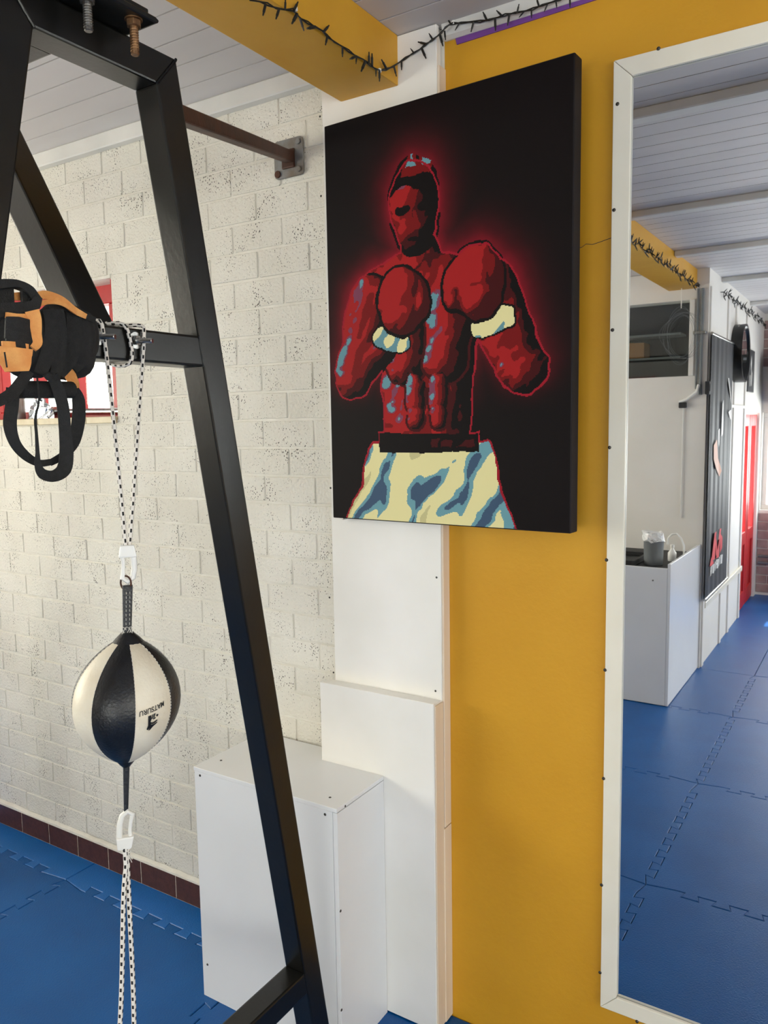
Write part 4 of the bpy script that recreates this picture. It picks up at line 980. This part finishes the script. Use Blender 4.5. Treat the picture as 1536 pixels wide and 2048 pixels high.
obj('cap', MB().lathe([(.013, .09), (.013, .11), (.008, .113)], (-1.20, -3.55, zw), 18), 'hook', bt)
hs_ = [(1336, 1088), (1338, 1075), (1345, 1068), (1354, 1067), (1363, 1076), (1369, 1092)]
hp_ = [vy(x, y, 3.62) for x, y in hs_]; hp_.append(Vector((hp_[-1].x, hp_[-1].y, zw+.006)))
ho = thing('shower_hose', (hp_[-1].x, -3.62, zw), 'white curved hose beside the bin on the counter', 'hose')
obj('tube', MB().tube([p for p in hp_], .0065, 8), 'hook', ho); obj('base', MB().cyl((hp_[-1].x, -3.62, zw), (hp_[-1].x, -3.62, zw+.012), .016, 14), 'steel', ho)
obj('wash_tray', MB().box(-1.75, -1.36, -3.60, -3.20, zw, zw+.012).box(-1.75, -1.73, -3.60, -3.20, zw+.012, zw+.04).box(-1.38, -1.36, -3.60, -3.20, zw+.012, zw+.04).box(-1.73, -1.38, -3.60, -3.58, zw+.012, zw+.04).box(-1.73, -1.38, -3.22, -3.20, zw+.012, zw+.04),
    'dark', label='dark shallow tray on the counter worktop', cat='tray', bevel=.003, seg=1)
obj('storage_carton', MB().box(-1.84, -1.66, YE-.70, YE-.52, 2.298, 2.42).box(-1.835, -1.75, YE-.695, YE-.525, 2.42, 2.424), 'brown', label='brown carton on a pale bar behind the dark hatch', cat='carton', bevel=.003, seg=1)
# coil of wire on the hatch
cc_ = vy(1362, 672, 3.93); coil = MB(); r_ = np.random.default_rng(12)
for k in range(7):
    rx, rz, ph = .08+.07*r_.random(), .13+.075*r_.random(), r_.random()
    coil.tube([cc_+Vector((rx*math.cos(a)*(1+.05*math.sin(3*a+ph*6))+.01*r_.normal()*0, .02*math.sin(a+ph*6), rz*math.sin(a)+.012*k*.3*math.sin(2*a+ph))) for a in np.linspace(0, 2*math.pi, 36, endpoint=False)], .0010, 4, True)
wc = thing('wire_coil', (cc_.x, cc_.y, cc_.z-.2), 'loose coil of thin wire hung in front of the dark hatch', 'wire coil')
obj('loops', coil, 'grey', wc); hk = cc_+Vector((0, 0, .19))
obj('hook', MB().tube([hk, hk+Vector((0, 0, .03)), hk+Vector((0, 0, .05)), Vector((hk.x, hk.y, 2.718))], .003, 6), 'hook', wc)
# conduits at the corner
cdt = thing('conduit', (-1.135, YE+.03, 1.9), 'grey cable conduits running down the corner beside the hatch', 'conduit')
for xx, rr_, zlo in ((-1.160, .008, 2.02), (-1.130, .010, 1.98)): obj('pipe', MB().cyl((xx, YE+.012, zlo), (xx, YE+.012, 2.715), rr_, 12), 'grey', cdt)
obj('pipe', MB().tube([(-1.14, YE+.02, 2.05), (-1.15, YE+.03, 2.0), (-1.22, YE+.02, 1.95), (-1.27, YE+.014, 1.93)], .011, 8), 'hook', cdt)
obj('junction_box', MB().box(-1.27, -1.22, YE+.001, YE+.035, 1.89, 1.93), 'dark', cdt, .004, 1)
obj('saddle', MB().box(-1.185, -1.10, YE+.001, YE+.04, 2.40, 2.42), 'steel', cdt, .002, 1)
obj('thin_pipe', MB().tube([(-1.24, YE+.008, 1.89), (-1.242, YE+.008, 1.1)], .004, 6), 'trim', cdt)
# banner on the partition: wavy hanging cloth with bar, emblem and lettering
bnr = thing('banner', (XP+.03, -4.42, .5), 'tall black hanging banner with a red emblem and white lettering', 'banner')
BY0, BY1, BZ0, BZ1 = -4.88, -3.975, .515, 2.40
def bx_(y): return XP+.030+.004*math.sin(y*38)+.002*math.sin(y*71+1)
bmB = MB(); ys = np.linspace(BY0, BY1, 50)
for y in ys:
    for z in (BZ0, BZ1): bmB.v.append((bx_(y), y, z))
for y in ys:
    for z in (BZ0, BZ1): bmB.v.append((bx_(y)-.0015, y, z))
for i in range(49):
    a = 2*i; bmB.f.append((a, a+2, a+3, a+1)); b = 100+a; bmB.f.append((b, b+1, b+3, b+2))
bmB.f += [(0, 1, 101, 100), (98, 198, 199, 99)]
for i in range(49):
    a = 2*i; bmB.f += [(a, 100+a, 102+a, a+2), (a+1, a+3, 103+a, 101+a)]
clo = obj('cloth', bmB, 'banner', bnr)
for z in (BZ0, BZ1): obj('hanging_bar', MB().cyl((XP+.03, BY0-.03, z), (XP+.03, BY1+.005, z), .010, 10), 'steel', bnr)
def flat(name, polys, m, par):                   # (distance along the wall from the near end, height) outlines printed on the cloth
    mb = MB()
    for pg in polys:
        n_ = len(pg); o_ = len(mb.v); mb.v += [(bx_(-yv)+.009, -yv, z) for yv, z in pg]; mb.f.append(tuple(range(o_, o_+n_)))
    return obj(name, mb, m, par, smooth=False)
ey, ez = 4.36, .865
E1 = [[(-.20, -.15), (-.12, .17), (-.03, .17), (-.10, -.15)], [(-.08, .17), (.02, -.05), (.10, .17), (.16, .17), (.04, -.13), (-.02, -.13)], [(.0, -.17), (.05, .05), (.10, .05), (.08, -.17)], [(.13, -.14), (.12, .12), (.19, .05), (.19, -.08)], [(-.27, -.19), (-.20, -.10), (-.12, -.19), (-.16, -.22)]]
flat('emblem', [[(ey+a*1.1, ez+b*.62) for a, b in pg] for pg in E1], 'bannerred', clo)
E2 = []
for k in range(6):
    a = 4.09+.085*k; E2 += [[(a, .665+.005*k), (a+.02, .735+.005*k), (a+.04, .735+.005*k), (a+.02, .665+.005*k)], [(a+.035, .665+.005*k), (a+.045, .735+.005*k), (a+.068, .735+.005*k), (a+.06, .665+.005*k)]]
    if k in (0, 3, 4): E2.append([(a+.015, .695+.005*k), (a+.015, .708+.005*k), (a+.06, .708+.005*k), (a+.06, .695+.005*k)])
flat('lettering', E2, 'hook', clo)
flat('print_patch', [[(4.10, 1.62), (4.22, 1.66), (4.30, 1.52), (4.42, 1.42), (4.38, 1.38), (4.22, 1.45), (4.12, 1.52)]], mat('skin_toned_print', rgb(196, 130, 96), .6, col2=rgb(186, 120, 88)), clo)
flat('print_patch', [[(4.62, 2.12), (4.68, 2.12), (4.82, 1.98), (4.80, 1.93)], [(4.40, 1.92), (4.44, 1.95), (4.43, 1.70), (4.40, 1.68)], [(4.70, 1.86), (4.76, 1.88), (4.78, 1.80)], [(4.28, 1.72), (4.34, 1.74), (4.33, 1.60)]], 'hook', clo)
obj('wall_switch_box', MB().box(XP, XP+.03, -3.99, -3.935, 1.98, 2.07).box(XP+.03, XP+.034, -3.98, -3.945, 2.0, 2.05), 'dark', label='small dark box on the corner beside the banner', cat='switch box', bevel=.003, seg=1)
# round mirror
rm = thing('round_mirror', (XP, -5.15, 2.12), 'round mirror with deep black rim on the panelled white wall', 'mirror')
ry, rz_, rr_ = -5.16, 2.34, .235
ring = MB()
n = 40; rings = [(rr_, XP+.0005), (rr_, XP+.085), (rr_-.016, XP+.085), (rr_-.016, XP+.07)]
for r, x in rings:
    for k in range(n): ring.v.append((x, ry+r*math.cos(2*math.pi*k/n), rz_+r*math.sin(2*math.pi*k/n)))
for i in range(3):
    for k in range(n): ring.f.append((i*n+k, i*n+(k+1) % n, (i+1)*n+(k+1) % n, (i+1)*n+k))
obj('rim', ring, 'rig', rm); obj('glass', MB().cyl((XP+.06, ry, rz_), (XP+.072, ry, rz_), rr_-.014, 40), 'mirror', rm)
pic = thing('framed_picture', (XP, -5.95, 2.05), 'small dark picture high on the wall above the red doors', 'picture')
obj('frame', MB().box(XP+.0005, XP+.018, -6.17, -5.80, 2.05, 2.43), 'dark', pic, .003, 1)
obj('print', MB().box(XP+.018, XP+.0195, -6.14, -5.83, 2.08, 2.40), 'banner', pic, smooth=False)
mb = MB()
for pg in ([(-5.98, 2.32), (-5.95, 2.38), (-5.92, 2.30), (-5.96, 2.22)], [(-6.02, 2.22), (-5.98, 2.25), (-5.97, 2.12), (-6.0, 2.10)], [(-5.92, 2.2), (-5.89, 2.2), (-5.9, 2.1), (-5.92, 2.1)]):
    o_ = len(mb.v); mb.v += [(XP+.0200, a, b) for a, b in pg]; mb.f.append(tuple(range(o_, o_+4)))
obj('figure_print', mb, 'hook', pic, smooth=False)
sp = thing('loudspeaker', (-.86, YF+.13, 2.0), 'black loudspeaker mounted on the far wall', 'speaker')
obj('cabinet', MB().box(-1.0, -.70, YF+.03, YF+.27, 1.97, 2.44), 'rig', sp, .008, 2); obj('grille', MB().box(-.985, -.715, YF+.27, YF+.276, 1.985, 2.36), 'strap', sp, .003, 1)
obj('wall_bracket', MB().box(-.89, -.81, YF, YF+.03, 2.1, 2.3), 'rig', sp, .002, 1); obj('badge', MB().box(-.90, -.80, YF+.27, YF+.275, 2.385, 2.41), 'grey', sp, .001, 1)
pp = thing('heating_pipe', (-.5, YF+.05, .33), 'pair of grey heating pipes along the far brick wall', 'pipe')
for z in (.34, .41): obj('pipe', MB().cyl((XP+.02, YF+.04, z), (2.2, YF+.04, z), .014, 10), 'grey', pp)
for x in (-.7, .4, 1.5): obj('bracket', MB().box(x-.012, x+.012, YF, YF+.04, .32, .43), 'grey', pp, .002, 1)

for o in bpy.data.objects:
    if '_at' in o: del o['_at']
